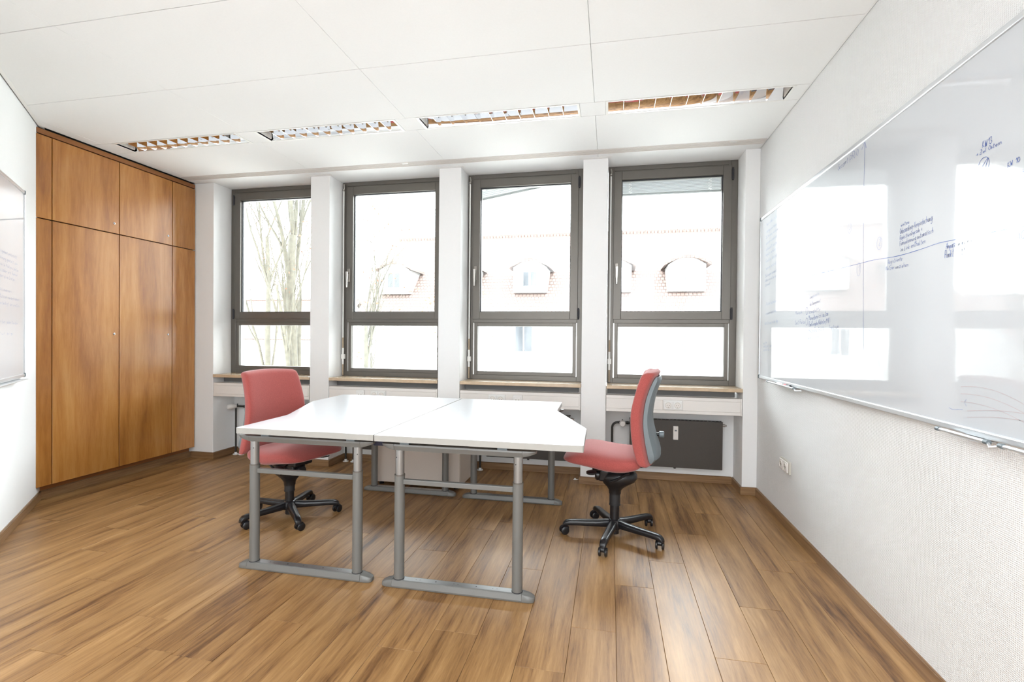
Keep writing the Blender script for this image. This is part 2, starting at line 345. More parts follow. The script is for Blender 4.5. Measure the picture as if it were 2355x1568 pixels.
tr.build('rail', M_DUCT, t, rel=(-1.4, 3.9, H))
MB().box(-3.975, 1.108, 3.862, 3.957, H+0.004, H+0.008).build('channel_bottom', simple('tan_channel', (0.27, 0.235, 0.18), 0.5), t, rel=(-1.4, 3.9, H))
for x in (0.86, -1.75): MB().box(x, x+0.05, 3.878, 3.892, H-0.004, H+0.004).build('glider', M_ALUWHITE, t, rel=(-1.4, 3.9, H))

# ---------------------------------------------------------------- baseboards
def strip(parent, rel, p, q_, inward):
    """skirting strip on the floor from p to q; inward = unit normal into the room"""
    (x0, y0), (x1, y1) = p, q_; nx, ny = inward
    a = [(x0, y0), (x1, y1), (x1+nx*BT, y1+ny*BT), (x0+nx*BT, y0+ny*BT)]
    mb = MB().prism(a, 0.0004, BH-0.004)
    b2 = [(x0, y0), (x1, y1), (x1+nx*BT*0.55, y1+ny*BT*0.55), (x0+nx*BT*0.55, y0+ny*BT*0.55)]
    mb.prism(b2, BH-0.004, BH)
    return mb
struct(strip(None, None, (XR, YB), (XR, D-BT), (-1, 0)).build('baseboard_right', M_SKIRT))
s2 = 2**-.5
struct(strip(None, None, (-4.045, SUM+4.045), (XL, SUM-XL), (s2, s2)).build('baseboard_left', M_SKIRT))
bf = sgroup('baseboard_front', 'oak skirting around the piers and window niches', (0, D, 0))
def bs(p, q_, n): strip(None, None, p, q_, n).build('skirting_strip', M_SKIRT, bf, rel=(0, D, 0), bevel=0.0015, seg=1)
bs((-4.03, D), (OPEN[0][0]+BT, D), (0, -1))
for (a, b), (c_, d_) in zip(OPEN, OPEN[1:]): bs((b-BT, D), (c_+BT, D), (0, -1))
bs((OPEN[3][1]-BT, D), (XR, D), (0, -1))
for a, b in OPEN:
    bs((a, D), (a, DN), (1, 0)); bs((b, D), (b, DN), (-1, 0)); bs((a+BT, DN), (b-BT, DN), (0, -1))

# ---------------------------------------------------------------- windows
def frame_ring(x0, x1, z0, z1, wl, wr, wb, wt, y0, y1):
    mb = MB(); mb.box(x0, x0+wl, y0, y1, z0, z1); mb.box(x1-wr, x1, y0, y1, z0, z1)
    mb.box(x0+wl, x1-wr, y0, y1, z0, z0+wb); mb.box(x0+wl, x1-wr, y0, y1, z1-wt, z1); return mb
def window(n, a, b, flip):
    cx = (a+b)/2; W = sgroup('window_%d' % n, 'bronze grey aluminium window, tall opening sash over a low fixed pane', (cx, DW, 0.823)); R = (cx, DW, 0.823)
    def X(u): return a+u if not flip else b-u          # u measured from the handle side
    def xx(u, v): p, q_ = X(u), X(v); return (min(p, q_), max(p, q_))
    Wd = b-a
    Z0, Z1 = 0.823, H
    # fixed outer frame with transom
    fr = MB(); y0, y1 = DW, DW+0.07
    fr.box(*xx(0.002, 0.055), y0, y1, Z0, Z1); fr.box(*xx(Wd-0.056, Wd-0.002), y0, y1, Z0, Z1)
    fr.box(*xx(0.055, Wd-0.056), y0, y1, Z0, 0.866); fr.box(*xx(0.055, Wd-0.056), y0, y1, 2.625, Z1)
    fr.box(*xx(0.055, Wd-0.056), y0, y1, 1.337, 1.380)
    fr.build('frame', M_FRAME, W, rel=R, bevel=0.002, seg=1)
    # head strip (cover of the vent slot)
    MB().box(*xx(0.055, Wd-0.075), DW-0.006, DW+0.001, 2.640, 2.672).build('head_cover', M_FRAME, W, rel=R, bevel=0.001, seg=1)
    # fixed lower glazing bead
    x0, x1 = xx(0.064, Wd-0.062)
    frame_ring(x0, x1, 0.866, 1.337, 0.030, 0.030, 0.032, 0.030, DW+0.004, DW+0.030).build('glazing_bead', M_FRAME, W, rel=R, bevel=0.0015, seg=1)
    frame_ring(x0+0.026, x1-0.026, 0.892, 1.311, 0.006, 0.006, 0.006, 0.006, DW+0.028, DW+0.062).build('glazing_gasket', M_FRAMELIP, W, rel=R)
    MB().box(x0+0.02, x1-0.02, DW+0.034, DW+0.040, 0.886, 1.317).build('pane', M_GLASS, W, rel=R)
    # opening sash
    x0, x1 = xx(0.050, Wd-0.050)
    sash = frame_ring(x0, x1, 1.369, 2.632, 0.066, 0.066, 0.066, 0.072, DW-0.012, DW+0.040).build('sash', M_FRAME, W, rel=R, bevel=0.003, seg=2)
    frame_ring(x0+0.062, x1-0.062, 1.431, 2.564, 0.007, 0.007, 0.007, 0.007, DW+0.034, DW+0.066).build('glazing_gasket', M_FRAMELIP, sash, rel=R)
    frame_ring(x0+0.066, x1-0.066, 1.435, 2.560, 0.006, 0.006, 0.006, 0.006, DW+0.012, DW+0.030).build('inner_gasket', M_FRAMEDK, sash, rel=R)
    MB().box(x0+0.055, x1-0.055, DW+0.032, DW+0.038, 1.424, 2.572).build('pane', M_GLASS, sash, rel=R)
    # handle and hinges
    hx = X(0.078)
    MB().box(hx-0.015, hx+0.015, DW-0.022, DW-0.012, 1.722, 1.850).build('handle_plate', M_PLATE, sash, rel=R, bevel=0.004)
    hb = MB(); hb.tube([(hx, DW-0.02, 1.805), (hx, DW-0.055, 1.805)], 0.009, 12)
    hb.loft([[(hx+sx*(0.011-0.002*k), DW-0.055+sy*0.007, z) for sx, sy in ((-1, -1), (1, -1), (1, 1), (-1, 1))] for k, z in enumerate((1.818, 1.76, 1.70, 1.665))])
    hb.build('handle', M_NICKEL, sash, rel=R, bevel=0.003)
    for z in (2.510, 1.367):
        px = X(Wd-0.044)
        hm = MB(); hm.tube([(px, DW-0.018, z), (px, DW-0.018, z+0.10)], 0.0075, 10); hm.box(px-0.010, px+0.010, DW-0.016, DW-0.001, z+0.01, z+0.09)
        hm.build('hinge', M_FRAMEDK, sash, rel=R, smooth='auto')
    MB().box(a+0.012, b-0.030, DW-0.10, DW-0.002, 0.742, 0.7945).build('sill_support', M_BLIND_, W, rel=R)
    # stone sill
    MB().box(a+0.006, b-0.003, D-0.012, DW+0.02, 0.795, 0.823).build('window_sill', M_SILL, W, rel=R, bevel=0.003, seg=2)
    return W
for i, (a, b) in enumerate(OPEN): window(i+1, a, b, i == 0)

# crank rods for the outside blinds, hanging at the left of windows 2 to 4
for i, (wn, where) in enumerate(((1, 'second window from the left'), (2, 'third window from the left'), (3, 'rightmost window'))):
    x = OPEN[wn][0]+0.024; y = DW-0.022; R = (x, y, 0.83)
    t = thing('blind_crank_rod', 'white blind crank rod beside the '+where, 'crank rod', R, 0, 'blind crank rods')
    MB().tube([(x, y, 1.19), (x, y, 2.60)], 0.0065, 10).build('rod', M_ALUWHITE, t, rel=R, smooth='auto')
    MB().tube([(x, y, 1.09), (x, y, 1.19)], 0.008, 10).build('grip', M_TAN, t, rel=R, smooth='auto')
    MB().tube([(x, y, 0.935), (x, y, 1.09)], 0.0095, 10).build('crank_handle', M_ALUWHITE, t, rel=R, smooth='auto')
    MB().tube([(x, y, 0.832), (x, y, 0.935)], 0.0075, 10).build('grip', M_TAN, t, rel=R, smooth='auto')
    MB().box(x-0.014, x+0.017, y-0.010, y+0.018, 0.985, 1.03).build('rod_clip', M_ALUWHITE, t, rel=R, bevel=0.003)
    jm = MB(); jm.tube([(x, y, 2.59), (x+0.006, y+0.004, 2.625), (x, y+0.008, 2.655)], 0.008, 8); jm.lathe([(0.004, -.01), (0.013, -.004), (0.013, .006), (0.004, .012)], (x, y, 2.60), 12)
    jm.build('universal_joint', M_NICKEL, t, rel=R, smooth='auto')

# raised outside blinds
a, b = OPEN[3]; R = ((a+b)/2, DW+0.13, 2.50)
t = thing('outside_blind', 'raised grey slat blind outside the rightmost window with loose ladder cords', 'blind', R)
for k in range(9): MB().box(a+0.05, b-0.05, DW+0.095, DW+0.165, 2.470+0.012*k, 2.473+0.012*k).build('slat', M_BLIND, t, rel=R)
MB().box(a+0.05, b-0.05, DW+0.105, DW+0.155, 2.452, 2.466).build('bottom_rail', M_BLIND, t, rel=R, bevel=0.002)
MB().box(a+0.02, b-0.02, DW+0.085, DW+0.165, 2.58, 2.67).build('head_rail', M_BLIND, t, rel=R)
for x in (a+0.19, b-0.20):
    pts = [(x+0.016*math.sin(k*2.1), DW+0.088, 2.468+0.0075*k) for k in range(14)]
    MB().tube(pts, 0.0022, 5).build('ladder_cord', M_ALUWHITE, t, rel=R)
a, b = OPEN[2]; R = ((a+b)/2, DW+0.13, 2.50)
t = thing('outside_blind', 'crooked outside blind sagging at the top left of the third window from the left', 'blind', R)
for k in range(5):
    z = 2.60-0.016*k
    MB().loft([[(a+0.04, DW+0.09, z-0.055), (a+0.04, DW+0.16, z-0.055), (a+0.04, DW+0.16, z-0.052), (a+0.04, DW+0.09, z-0.052)],
               [(b-0.04, DW+0.09, z+0.10), (b-0.04, DW+0.16, z+0.10), (b-0.04, DW+0.16, z+0.103), (b-0.04, DW+0.09, z+0.103)]]).build('slat', M_BLIND, t, rel=R)
MB().loft([[(a+0.04, DW+0.10, 2.462), (a+0.04, DW+0.15, 2.462), (a+0.04, DW+0.15, 2.474), (a+0.04, DW+0.10, 2.474)],
           [(b-0.04, DW+0.10, 2.62), (b-0.04, DW+0.15, 2.62), (b-0.04, DW+0.15, 2.632), (b-0.04, DW+0.10, 2.632)]]).build('bottom_rail', M_BLIND, t, rel=R)

# ---------------------------------------------------------------- sockets
def socket_face(parent, R, cx, cz, y, s=0.0345, mat=M_SOCKET):
    """one schuko insert facing -Y on the plane y"""
    f = MB(); n = 20; rings = []
    f.box(cx-s, cx+s, y-0.006, y, cz-s, cz+s)
    o = f.build('socket_insert', mat, parent, rel=R, bevel=0.002, seg=1)
    MB().lathe([(0.0235, -0.0072), (0.0235, -0.006), (0.0205, -0.006), (0.0205, -0.0072), (0.0235, -0.0072)], (cx, y, cz), 20, 'y', False).build('socket_rim', M_SOCKETGREY, parent, rel=R)
    w_ = MB().lathe([(0.0203, -0.0068), (0.0203, -0.0060)], (cx, y, cz), 20, 'y'); w_.build('socket_well', M_DUCT, parent, rel=R)
    for dx, dz, r in ((-0.0085, 0, 0.0024), (0.0085, 0, 0.0024)):
        MB().lathe([(r, -0.0078), (r, -0.0066)], (cx+dx, y, cz+dz), 10, 'y').build('socket_hole', M_BLACKROUGH, parent, rel=R)
    MB().box(cx-0.0025, cx+0.0025, y-0.0075, y-0.0062, cz-0.019, cz-0.014).build('earth_clip', M_NICKEL, parent, rel=R)

# ---------------------------------------------------------------- cable ducts under the sills
WHERE = ['under the leftmost window', 'under the second window from the left', 'under the third window from the left', 'under the rightmost window']
spec = [[], [('net', 0.318), ('pwr', 0.495)], [('pwr', 0.335), ('net', 0.515)], [('pwr', 0.525)]]
for i, (a, b) in enumerate(OPEN):
    R = ((a+b)/2, D, 0.61)
    extra = ''
    t = thing('cable_duct', 'cream plastic cable duct '+WHERE[i]+extra, 'cable duct', R, 0, 'cable ducts below the window sills')
    MB().box(a+0.003, b-0.004, D+0.004, D+0.065, 0.611, 0.742).build('duct_body', M_DUCT, t, rel=R, bevel=0.002, seg=1)
    cuts = []
    for kind, u in spec[i]:
        hw = 0.074 if kind == 'pwr' else 0.04; cuts.append((a+u-hw, a+u+hw))
    x = a+0.006
    for c0, c1 in cuts+[(b-0.014, b)]:
        if c0 > x+0.01: MB().box(x, c0-0.0015, D-0.001, D+0.004, 0.637, 0.716).build('duct_cover', M_DUCT, t, rel=R, bevel=0.001, seg=1)
        x = c1+0.0015
    MB().box(b-0.012, b-0.004, D-0.002, D+0.06, 0.609, 0.744).build('end_cap', M_DUCT, t, rel=R)
    MB().box(a+0.004, b-0.013, D-0.001, D+0.004, 0.718, 0.7415).build('duct_lip', M_DUCT, t, rel=R, bevel=0.001, seg=1)
    MB().box(a+0.004, b-0.013, D-0.001, D+0.004, 0.6115, 0.635).build('duct_lip', M_DUCT, t, rel=R, bevel=0.001, seg=1)
    for kind, u in spec[i]:
        cx = a+u
        if kind == 'pwr':
            p_ = MB().box(cx-0.074, cx+0.074, D-0.007, D+0.003, 0.636, 0.717).build('power_socket', M_SOCKET, t, rel=R, bevel=0.002, seg=1)
            for sgn in (-1, 1): socket_face(p_, R, cx+sgn*0.0355, 0.6765, D-0.007, s=0.032)
        else:
            p_ = MB().box(cx-0.040, cx+0.040, D-0.007, D+0.003, 0.636, 0.717).build('data_socket', M_SOCKET, t, rel=R, bevel=0.002, seg=1)
            MB().box(cx-0.026, cx+0.026, D-0.011, D-0.007, 0.650, 0.703).build('jack_plate', M_SOCKET, p_, rel=R, bevel=0.001, seg=1)
            for sgn in (-1, 1): MB().box(cx+sgn*0.012-0.006, cx+sgn*0.012+0.006, D-0.0125, D-0.011, 0.668, 0.682).build('jack', M_SOCKETGREY, p_, rel=R)

# ---------------------------------------------------------------- radiators in the niches
for i, (a, b) in enumerate(OPEN):
    R = ((a+b)/2, DN-0.05, 0.0)
    t = thing('radiator', 'dark brown flat panel radiator '+WHERE[i], 'radiator', R, 0, 'panel radiators in the window niches')
    x0, x1, z0, z1, yf, yb = a+0.200, b-0.103, 0.133, 0.528, DN-0.095, DN-0.035
    MB().box(x0, x1, yf, yf+0.012, z0, z1).build('front_panel', M_RAD, t, rel=R, bevel=0.004, seg=2)
    MB().box(x0+0.01, x1-0.01, yf+0.012, yb, z0+0.012, z1-0.008).build('convector', M_RAD, t, rel=R)
    g = MB()
    for k in range(24):
        u = x0+0.02+k*(x1-x0-0.04)/23; g.box(u-0.004, u+0.004, yf+0.016, yb-0.004, z1-0.008, z1-0.001)
    g.box(x0, x1, yf+0.010, yf+0.014, z1-0.012, z1); g.box(x0, x1, yb-0.003, yb, z1-0.012, z1)
    g.build('top_grille', M_RAD, t, rel=R)
    br = MB()
    for u in (x0+0.12, x1-0.12): br.box(u-0.012, u+0.012, yb, DN, 0.42, 0.47)
    br.build('wall_bracket', M_RAD, t, rel=R)
    MB().lathe([(0.009, 0.0), (0.011, 0.006), (0.007, 0.022)], (x1-0.37, yf+0.03, z0-0.014), 10).build('drain_plug', M_PIPE, t, rel=R)
    pl = MB(); pl.tube([(x1-0.01, yf+0.03, 0.495), (x1+0.022, yf+0.03, 0.495)], 0.012, 10); pl.tube([(x1+0.02, yf+0.03, 0.495), (x1+0.034, yf+0.03, 0.495)], 0.007, 8)
    pl.build('vent_plug', M_NICKEL, t, rel=R, smooth='auto')
    # supply pipe, valve with thermostat head
    vx, vy, vz = a+0.140, yf+0.03, 0.487
    pm = MB(); ra = 0.045; px = a+0.055
    pts = [(px, vy, 0.006), (px, vy, vz-ra)]+[(px+ra-ra*math.cos(q_), vy, vz-ra+ra*math.sin(q_)) for q_ in (0.4, 0.8, 1.2, 1.57)]+[(vx-0.02, vy, vz)]
    if i == 0: pts = [(a+0.075, vy, 0.006), (a+0.075, vy, vz-0.02)]
    pm.tube(pts, 0.0095, 12)
    pm.build('supply_pipe', M_PIPE, t, rel=R, smooth='auto')
    if i == 0: vx = a+0.095
    vm = MB(); vm.tube([(vx-0.028, vy, vz), (vx-0.008, vy, vz)], 0.014, 6); vm.tube([(vx-0.008, vy, vz), (x0+0.005, vy, vz)], 0.010, 10); vm.tube([(x0-0.028, vy, vz), (x0-0.008, vy, vz)], 0.015, 6)
    vm.tube([(vx, vy, vz), (vx, vy, vz+0.026)], 0.005, 8)
    vm.build('valve', M_PIPE, t, rel=R)
    hd = MB()
    if i == 0: hd.tube([(vx-0.01, vy, vz), (vx-0.02, vy-0.012, vz), (vx-0.035, vy-0.03, vz), (vx-0.058, vy-0.062, vz-0.004), (vx-0.062, vy-0.068, vz-0.004)], [0.012, 0.022, 0.025, 0.023, 0.017], 16)
    else: hd.tube([(vx, vy-0.008, vz), (vx, vy-0.016, vz), (vx, vy-0.03, vz), (vx, vy-0.062, vz-0.003), (vx, vy-0.068, vz-0.003)], [0.012, 0.023, 0.026, 0.024, 0.019], 20)
    hd.build('thermostat_head', M_DUCT, t, rel=R, smooth='auto')
    rp_ = a+0.135 if i else a+0.14
    MB().tube([(rp_, vy, 0.006), (rp_, vy, 0.15)], 0.0085, 10).build('return_pipe', M_PIPE, t, rel=R, smooth='auto')
    MB().tube([(rp_, vy, 0.150), (x0+0.012, vy, 0.150)], 0.0085, 10).build('return_pipe', M_PIPE, t, rel=R, smooth='auto')
    for x in (pts[0][0], rp_): MB().lathe([(0.012, 0.022), (0.014, 0.008), (0.026, 0.006), (0.028, 0.0005)], (x, vy, 0.0), 18).build('pipe_rosette', M_SOCKET, t, rel=R, smooth='auto')
    mt = MB().box(x0+0.352, x0+0.392, yf-0.016, yf, 0.368, 0.482).build('heat_meter', M_DUCT, t, rel=R, bevel=0.003)
    MB().box(x0+0.364, x0+0.380, yf-0.0175, yf-0.016, 0.440, 0.452).build('meter_display', M_SHELL, mt, rel=R)

# ---------------------------------------------------------------- wall socket on the right wall
def wall_socket():
    R = (XR, 3.418, 0.396); t = thing('wall_socket', 'double power socket low on the right wall under the whiteboard', 'socket', R)
    y0, y1, z0, z1 = 3.335, 3.500, 0.357, 0.438
    MB().box(XR-0.012, XR, y0, y1, z0, z1).build('back_frame', M_SOCKETGREY, t, rel=R, bevel=0.002, seg=1)
    for yc in (3.460, 3.385):
        p_ = MB().box(XR-0.020, XR-0.012, yc-0.033, yc+0.033, z0+0.007, z1-0.007).build('socket_plate', M_DUCT, t, rel=R, bevel=0.002, seg=1)
        MB().lathe([(0.0240, 0.0), (0.0240, -0.0035), (0.0205, -0.0035), (0.0205, 0.0), (0.0240, 0.0)], (XR-0.020, yc, 0.3975), 20, 'x', False).build('socket_rim', M_DUCT, p_, rel=R)
        MB().lathe([(0.0204, -0.0014), (0.0204, 0.0)], (XR-0.020, yc, 0.3975), 20, 'x').build('socket_well', M_SOCKETGREY, p_, rel=R)
        for d in (-0.009, 0.009): MB().lathe([(0.003, -0.0028), (0.003, -0.001)], (XR-0.020, yc+d, 0.3975), 10, 'x').build('socket_hole', M_BLACKROUGH, p_, rel=R)
wall_socket()

# ---------------------------------------------------------------- built-in cabinet wall
def cabinet():
    R = (XC, 3.37, 0); t = thing('built_in_cabinet', 'floor to ceiling cherry veneer built-in cabinet with two tall and two upper doors', 'cabinet', R)
    Y0, Y1 = 2.700, D-0.006; c1, c2, c3 = 2.808, 3.303, 3.798; mj, zt, zb = 2.026, 2.623, 0.104; g = 0.0035; th = 0.019
    MB().prism(clip([(-4.58, Y0), (XC-th-0.010, Y0), (XC-th-0.010, Y1), (-4.58, Y1)], 1, 1, SUM+0.004), zb, 2.66).build('carcass', M_DARK, t, rel=R)
    MB().prism(clip([(-4.58, Y0), (-4.035, Y0), (-4.035, Y1), (-4.58, Y1)], 1, 1, SUM+0.004), 2.661, H+0.074).build('top_light_block', M_DARK, t, rel=R)  # added dark block that stops light leaking in above the carcass
    MB().prism(clip([(-4.58, Y0), (-4.047, Y0), (-4.047, Y1), (-4.58, Y1)], 1, 1, SUM+0.004), 0, zb-0.001).build('plinth', M_CHERRYDK, t, rel=R)
    strip(None, None, (-4.047, Y0+0.062), (-4.047, Y1), (1, 0)).build('plinth_skirting', M_SKIRT, t, rel=R)
    MB().box(XC-th-0.010, XC-0.004, Y0+0.012, Y1, 2.628, 2.664).build('cornice', M_CHERRYDK, t, rel=R)
    cols_ = [(Y0+0.004, c1, 'filler_panel'), (c1, c2, 'door'), (c2, c3, 'door'), (c3, Y1, 'filler_panel')]
    for ya, yb, nm in cols_:
        for za, zc in ((zb, mj), (mj, zt)):
            o = MB().box(XC-th, XC, ya+g, yb-g, za+g, zc-g).build(nm, M_CHERRY, t, rel=R, bevel=0.0015, seg=1)
            if nm == 'door':
                zl = 1.205 if za == zb else 2.108
                MB().lathe([(0.0095, 0.0), (0.0095, 0.003), (0.007, 0.0045), (0.004, 0.0045)], (XC, yb-0.045, zl), 14, 'x').build('lock', M_CHROME, o, rel=R, smooth='auto')
                MB().box(XC+0.0045, XC+0.0052, yb-0.046, yb-0.044, zl-0.004, zl+0.004).build('keyhole', M_BLACKROUGH, o, rel=R)
cabinet()

# ---------------------------------------------------------------- recessed louvre lamps
LNAME = ['nearest the wooden cabinets', 'second from the cabinets', 'second from the whiteboard', 'nearest the big whiteboard']
def lamp(i, x0, x1):
    y0, y1 = 3.085, 3.272; R = ((x0+x1)/2, (y0+y1)/2, H)
    t = thing('ceiling_lamp', 'unlit recessed mirror louvre ceiling lamp '+LNAME[i], 'ceiling lamp', R, 0, 'recessed louvre lamps in one row')
    e = 0.012
    fr = MB(); fr.box(x0, x1, y0, y0+e, H-0.003, H+0.012); fr.box(x0, x1, y1-e, y1, H-0.003, H+0.012); fr.box(x0, x0+e*1.3, y0+e, y1-e, H-0.003, H+0.012); fr.box(x1-e*1.3, x1, y0+e, y1-e, H-0.003, H+0.012)
    fr.build('trim_frame', M_ALUWHITE, t, rel=R, bevel=0.001, seg=1)
    a, b, c_, d_ = x0+e*1.3, x1-e*1.3, y0+e, y1-e; ym = (c_+d_)/2; top = H+0.070
    hs = MB(); hs.box(a, b, c_-0.003, d_+0.003, top, top+0.004); hs.box(a-0.003, a, c_, d_, H+0.001, top); hs.box(b, b+0.003, c_, d_, H+0.001, top)
    hs.build('housing', M_ALUWHITE, t, rel=R)
    for s_, yy in ((1, c_), (-1, d_)):
        prof = [(yy+s_*(0.058*(k/7)**1.6), H+0.002+0.062*(k/7)) for k in range(8)]
        back = [(p[0]-s_*0.0012, p[1]) for p in prof][::-1]
        MB().prism(prof+back, a, b, 'x').build('side_reflector', M_MIRROR, t, rel=R, smooth='auto')
    MB().tube([(a+0.02, ym, H+0.052), (b-0.02, ym, H+0.052)], 0.008, 12).build('fluorescent_tube', M_TUBE, t, rel=R, smooth='auto')
    n = 10
    for k in range(1, n+1):
        xc = a+(b-a)*k/(n+1)
        # concave parabolic cross blade: wide at the bottom and V shaped in section
        sec = []
        for s_ in (-1, 1):
            pass
        zb_, zt_ = H+0.002, H+0.056
        rings = []
        for j, yy in enumerate((c_+0.001, c_+0.02, c_+0.045, ym, d_-0.045, d_-0.02, d_-0.001)):
            zz = zt_-(0.012 if 1 < j < 5 else 0.0)
            rings.append([(xc-0.0008, yy, zb_), (xc+0.0008, yy, zb_), (xc+0.0035, yy, zz), (xc-0.0035, yy, zz)])
        MB().loft(rings).build('louvre_blade', M_MIRROR, t, rel=R)
for i, (x0, x1) in enumerate(LX): lamp(i, x0, x1)

# ---------------------------------------------------------------- handwriting
GL = {'a': '46261514233345464453', 'b': '19133344453615', 'c': '462615142343', 'd': '4536151423444943', 'e': '14453615142343', 'f': '492822 1646', 'g': '462614334546412011',
 'h': '1913 15364543', 'i': '1613 1718', 'k': '1913 461443', 'l': '191323', 'm': '16131526353335465553', 'n': '161315364543', 'o': '261514233344453626', 'p': '1610 153645443314',
 'r': '1613 152636', 's': '461615443313', 't': '292333 1747', 'u': '16142333444643', 'v': '162346', 'w': '1623354356', 'z': '16461343', 'x': '1643 4613', 'j': '262110 2728', 'q': '462614334546 4640',
 'A': '133953 2545', 'B': '13194958471617465313', 'E': '491913 1353 1646', 'F': '1913 1959 1646', 'G': '583917143354563 6', 'I': '1913', 'K': '1913 491653', 'L': '191343', 'M': '1319365953', 'N': '13195359',
 'O': '39171533555739', 'P': '131949584616', 'Q': '39171533555739 4463', 'R': '131949584616 2653', 'V': '193359', 'W': '1923374359', 'Z': '19591353', 'S': '593918475413', 'T': '1959 3933',
 'U': '1914335459', '0': '39171533555739', '1': '173933', '2': '1839581353', '3': '194936553314', '-': '1545', '+': '3733 1555', '(': '392733', ')': '293743', '/': '1159', ':': '2626 2424',
 '.': '1313', ',': '2312', '>': '1555 475543', '?': '1839583534 3333'}
class Ink:
    def __init__(s, origin, udir, nrm): s.o, s.u, s.n = Vector(origin), Vector(udir), Vector(nrm); s.mb = MB(); s.parts = []
    def P(s, u, z, k=0): return s.o+s.u*u+Vector((0, 0, z))+s.n*k
    def stroke(s, pts, w_=0.0011):
        if len(pts) < 2 or (len(pts) == 2 and (pts[0][0]-pts[1][0])**2+(pts[0][1]-pts[1][1])**2 < 1e-9): u, z = pts[0]; pts = [(u-w_, z), (u+w_, z)]
        if len(pts) > 2:
            out = []
            for i in range(len(pts)-1):
                p0, p1, p2, p3 = pts[max(i-1, 0)], pts[i], pts[i+1], pts[min(i+2, len(pts)-1)]
                for q_ in (0, .33, .67):
                    out.append(tuple(0.5*((2*p1[c])+(-p0[c]+p2[c])*q_+(2*p0[c]-5*p1[c]+4*p2[c]-p3[c])*q_*q_+(-p0[c]+3*p1[c]-3*p2[c]+p3[c])*q_**3) for c in (0, 1)))
            out.append(pts[-1]); pts = out
        L_, Rr = [], []
        for i in range(len(pts)):
            a, b = pts[max(i-1, 0)], pts[min(i+1, len(pts)-1)]; dx, dz = b[0]-a[0], b[1]-a[1]; l = math.hypot(dx, dz) or 1; ww = w_*(0.75+0.5*random.random())
            L_.append(s.P(pts[i][0]-dz/l*ww, pts[i][1]+dx/l*ww, 0.0006)); Rr.append(s.P(pts[i][0]+dz/l*ww, pts[i][1]-dx/l*ww, 0.0006))
        n = len(s.mb.v); s.mb.v += [tuple(p) for p in L_]+[tuple(p) for p in Rr]; k = len(L_)
        s.mb.f += [(n+i, n+i+1, n+k+i+1, n+k+i) for i in range(k-1)]
    def text(s, txt, u0_, z0_, u1_, z1_, h, w_=0.0011, slant=0.12):
        adv = sum(3.4 if c == ' ' else (3.2 if c in 'il1.,:IfrT' else (7.0 if c in 'mwMW' else 5.2)) for c in txt)
        length = math.hypot(u1_-u0_, z1_-z0_); sx = length/adv; sy = h/6.0; ang = math.atan2(z1_-z0_, u1_-u0_); ca, sa = math.cos(ang), math.sin(ang); x = 0.0
        for c in txt:
            if c != ' ':
                dz = random.uniform(-0.25, 0.25); ks = random.uniform(0.9, 1.12)
                for st in GL.get(c, GL['e']).replace('563 6', '5636').split(' '):
                    pts = []
                    for i in range(0, len(st)-1, 2):
                        gx, gy = int(st[i])-0.5, int(st[i+1])-3+dz
                        px, pz = x+(gx*ks+random.uniform(-.15, .15))*sx+gy*sy*slant, gy*sy*ks+random.uniform(-.1, .1)*sy
                        pts.append((u0_+px*ca-pz*sa, z0_+px*sa+pz*ca))
                    s.stroke(pts, w_)
            x += sx*(3.4 if c == ' ' else (3.2 if c in 'il1.,:IfrT' else (7.0 if c in 'mwMW' else 5.2)))
        s.flush()
    def flush(s):
        if s.mb.v: s.parts.append(s.mb); s.mb = MB()
    def done(s, name, mat, parent, R, label=None):
        s.flush()
        for m_ in s.parts:
            o = m_.build(name, mat, parent, rel=R)
            if label: o['label'] = label
    def ellipse(s, cu, cz, ru, rz, w_=0.001, tilt=0.0, a0=0.3, a1=6.6):
        pts = []
        for k in range(22):
            a = a0+(a1-a0)*k/21; x, z = ru*math.cos(a), rz*math.sin(a); pts.append((cu+x*math.cos(tilt)-z*math.sin(tilt), cz+x*math.sin(tilt)+z*math.cos(tilt)))
        s.stroke(pts, w_)

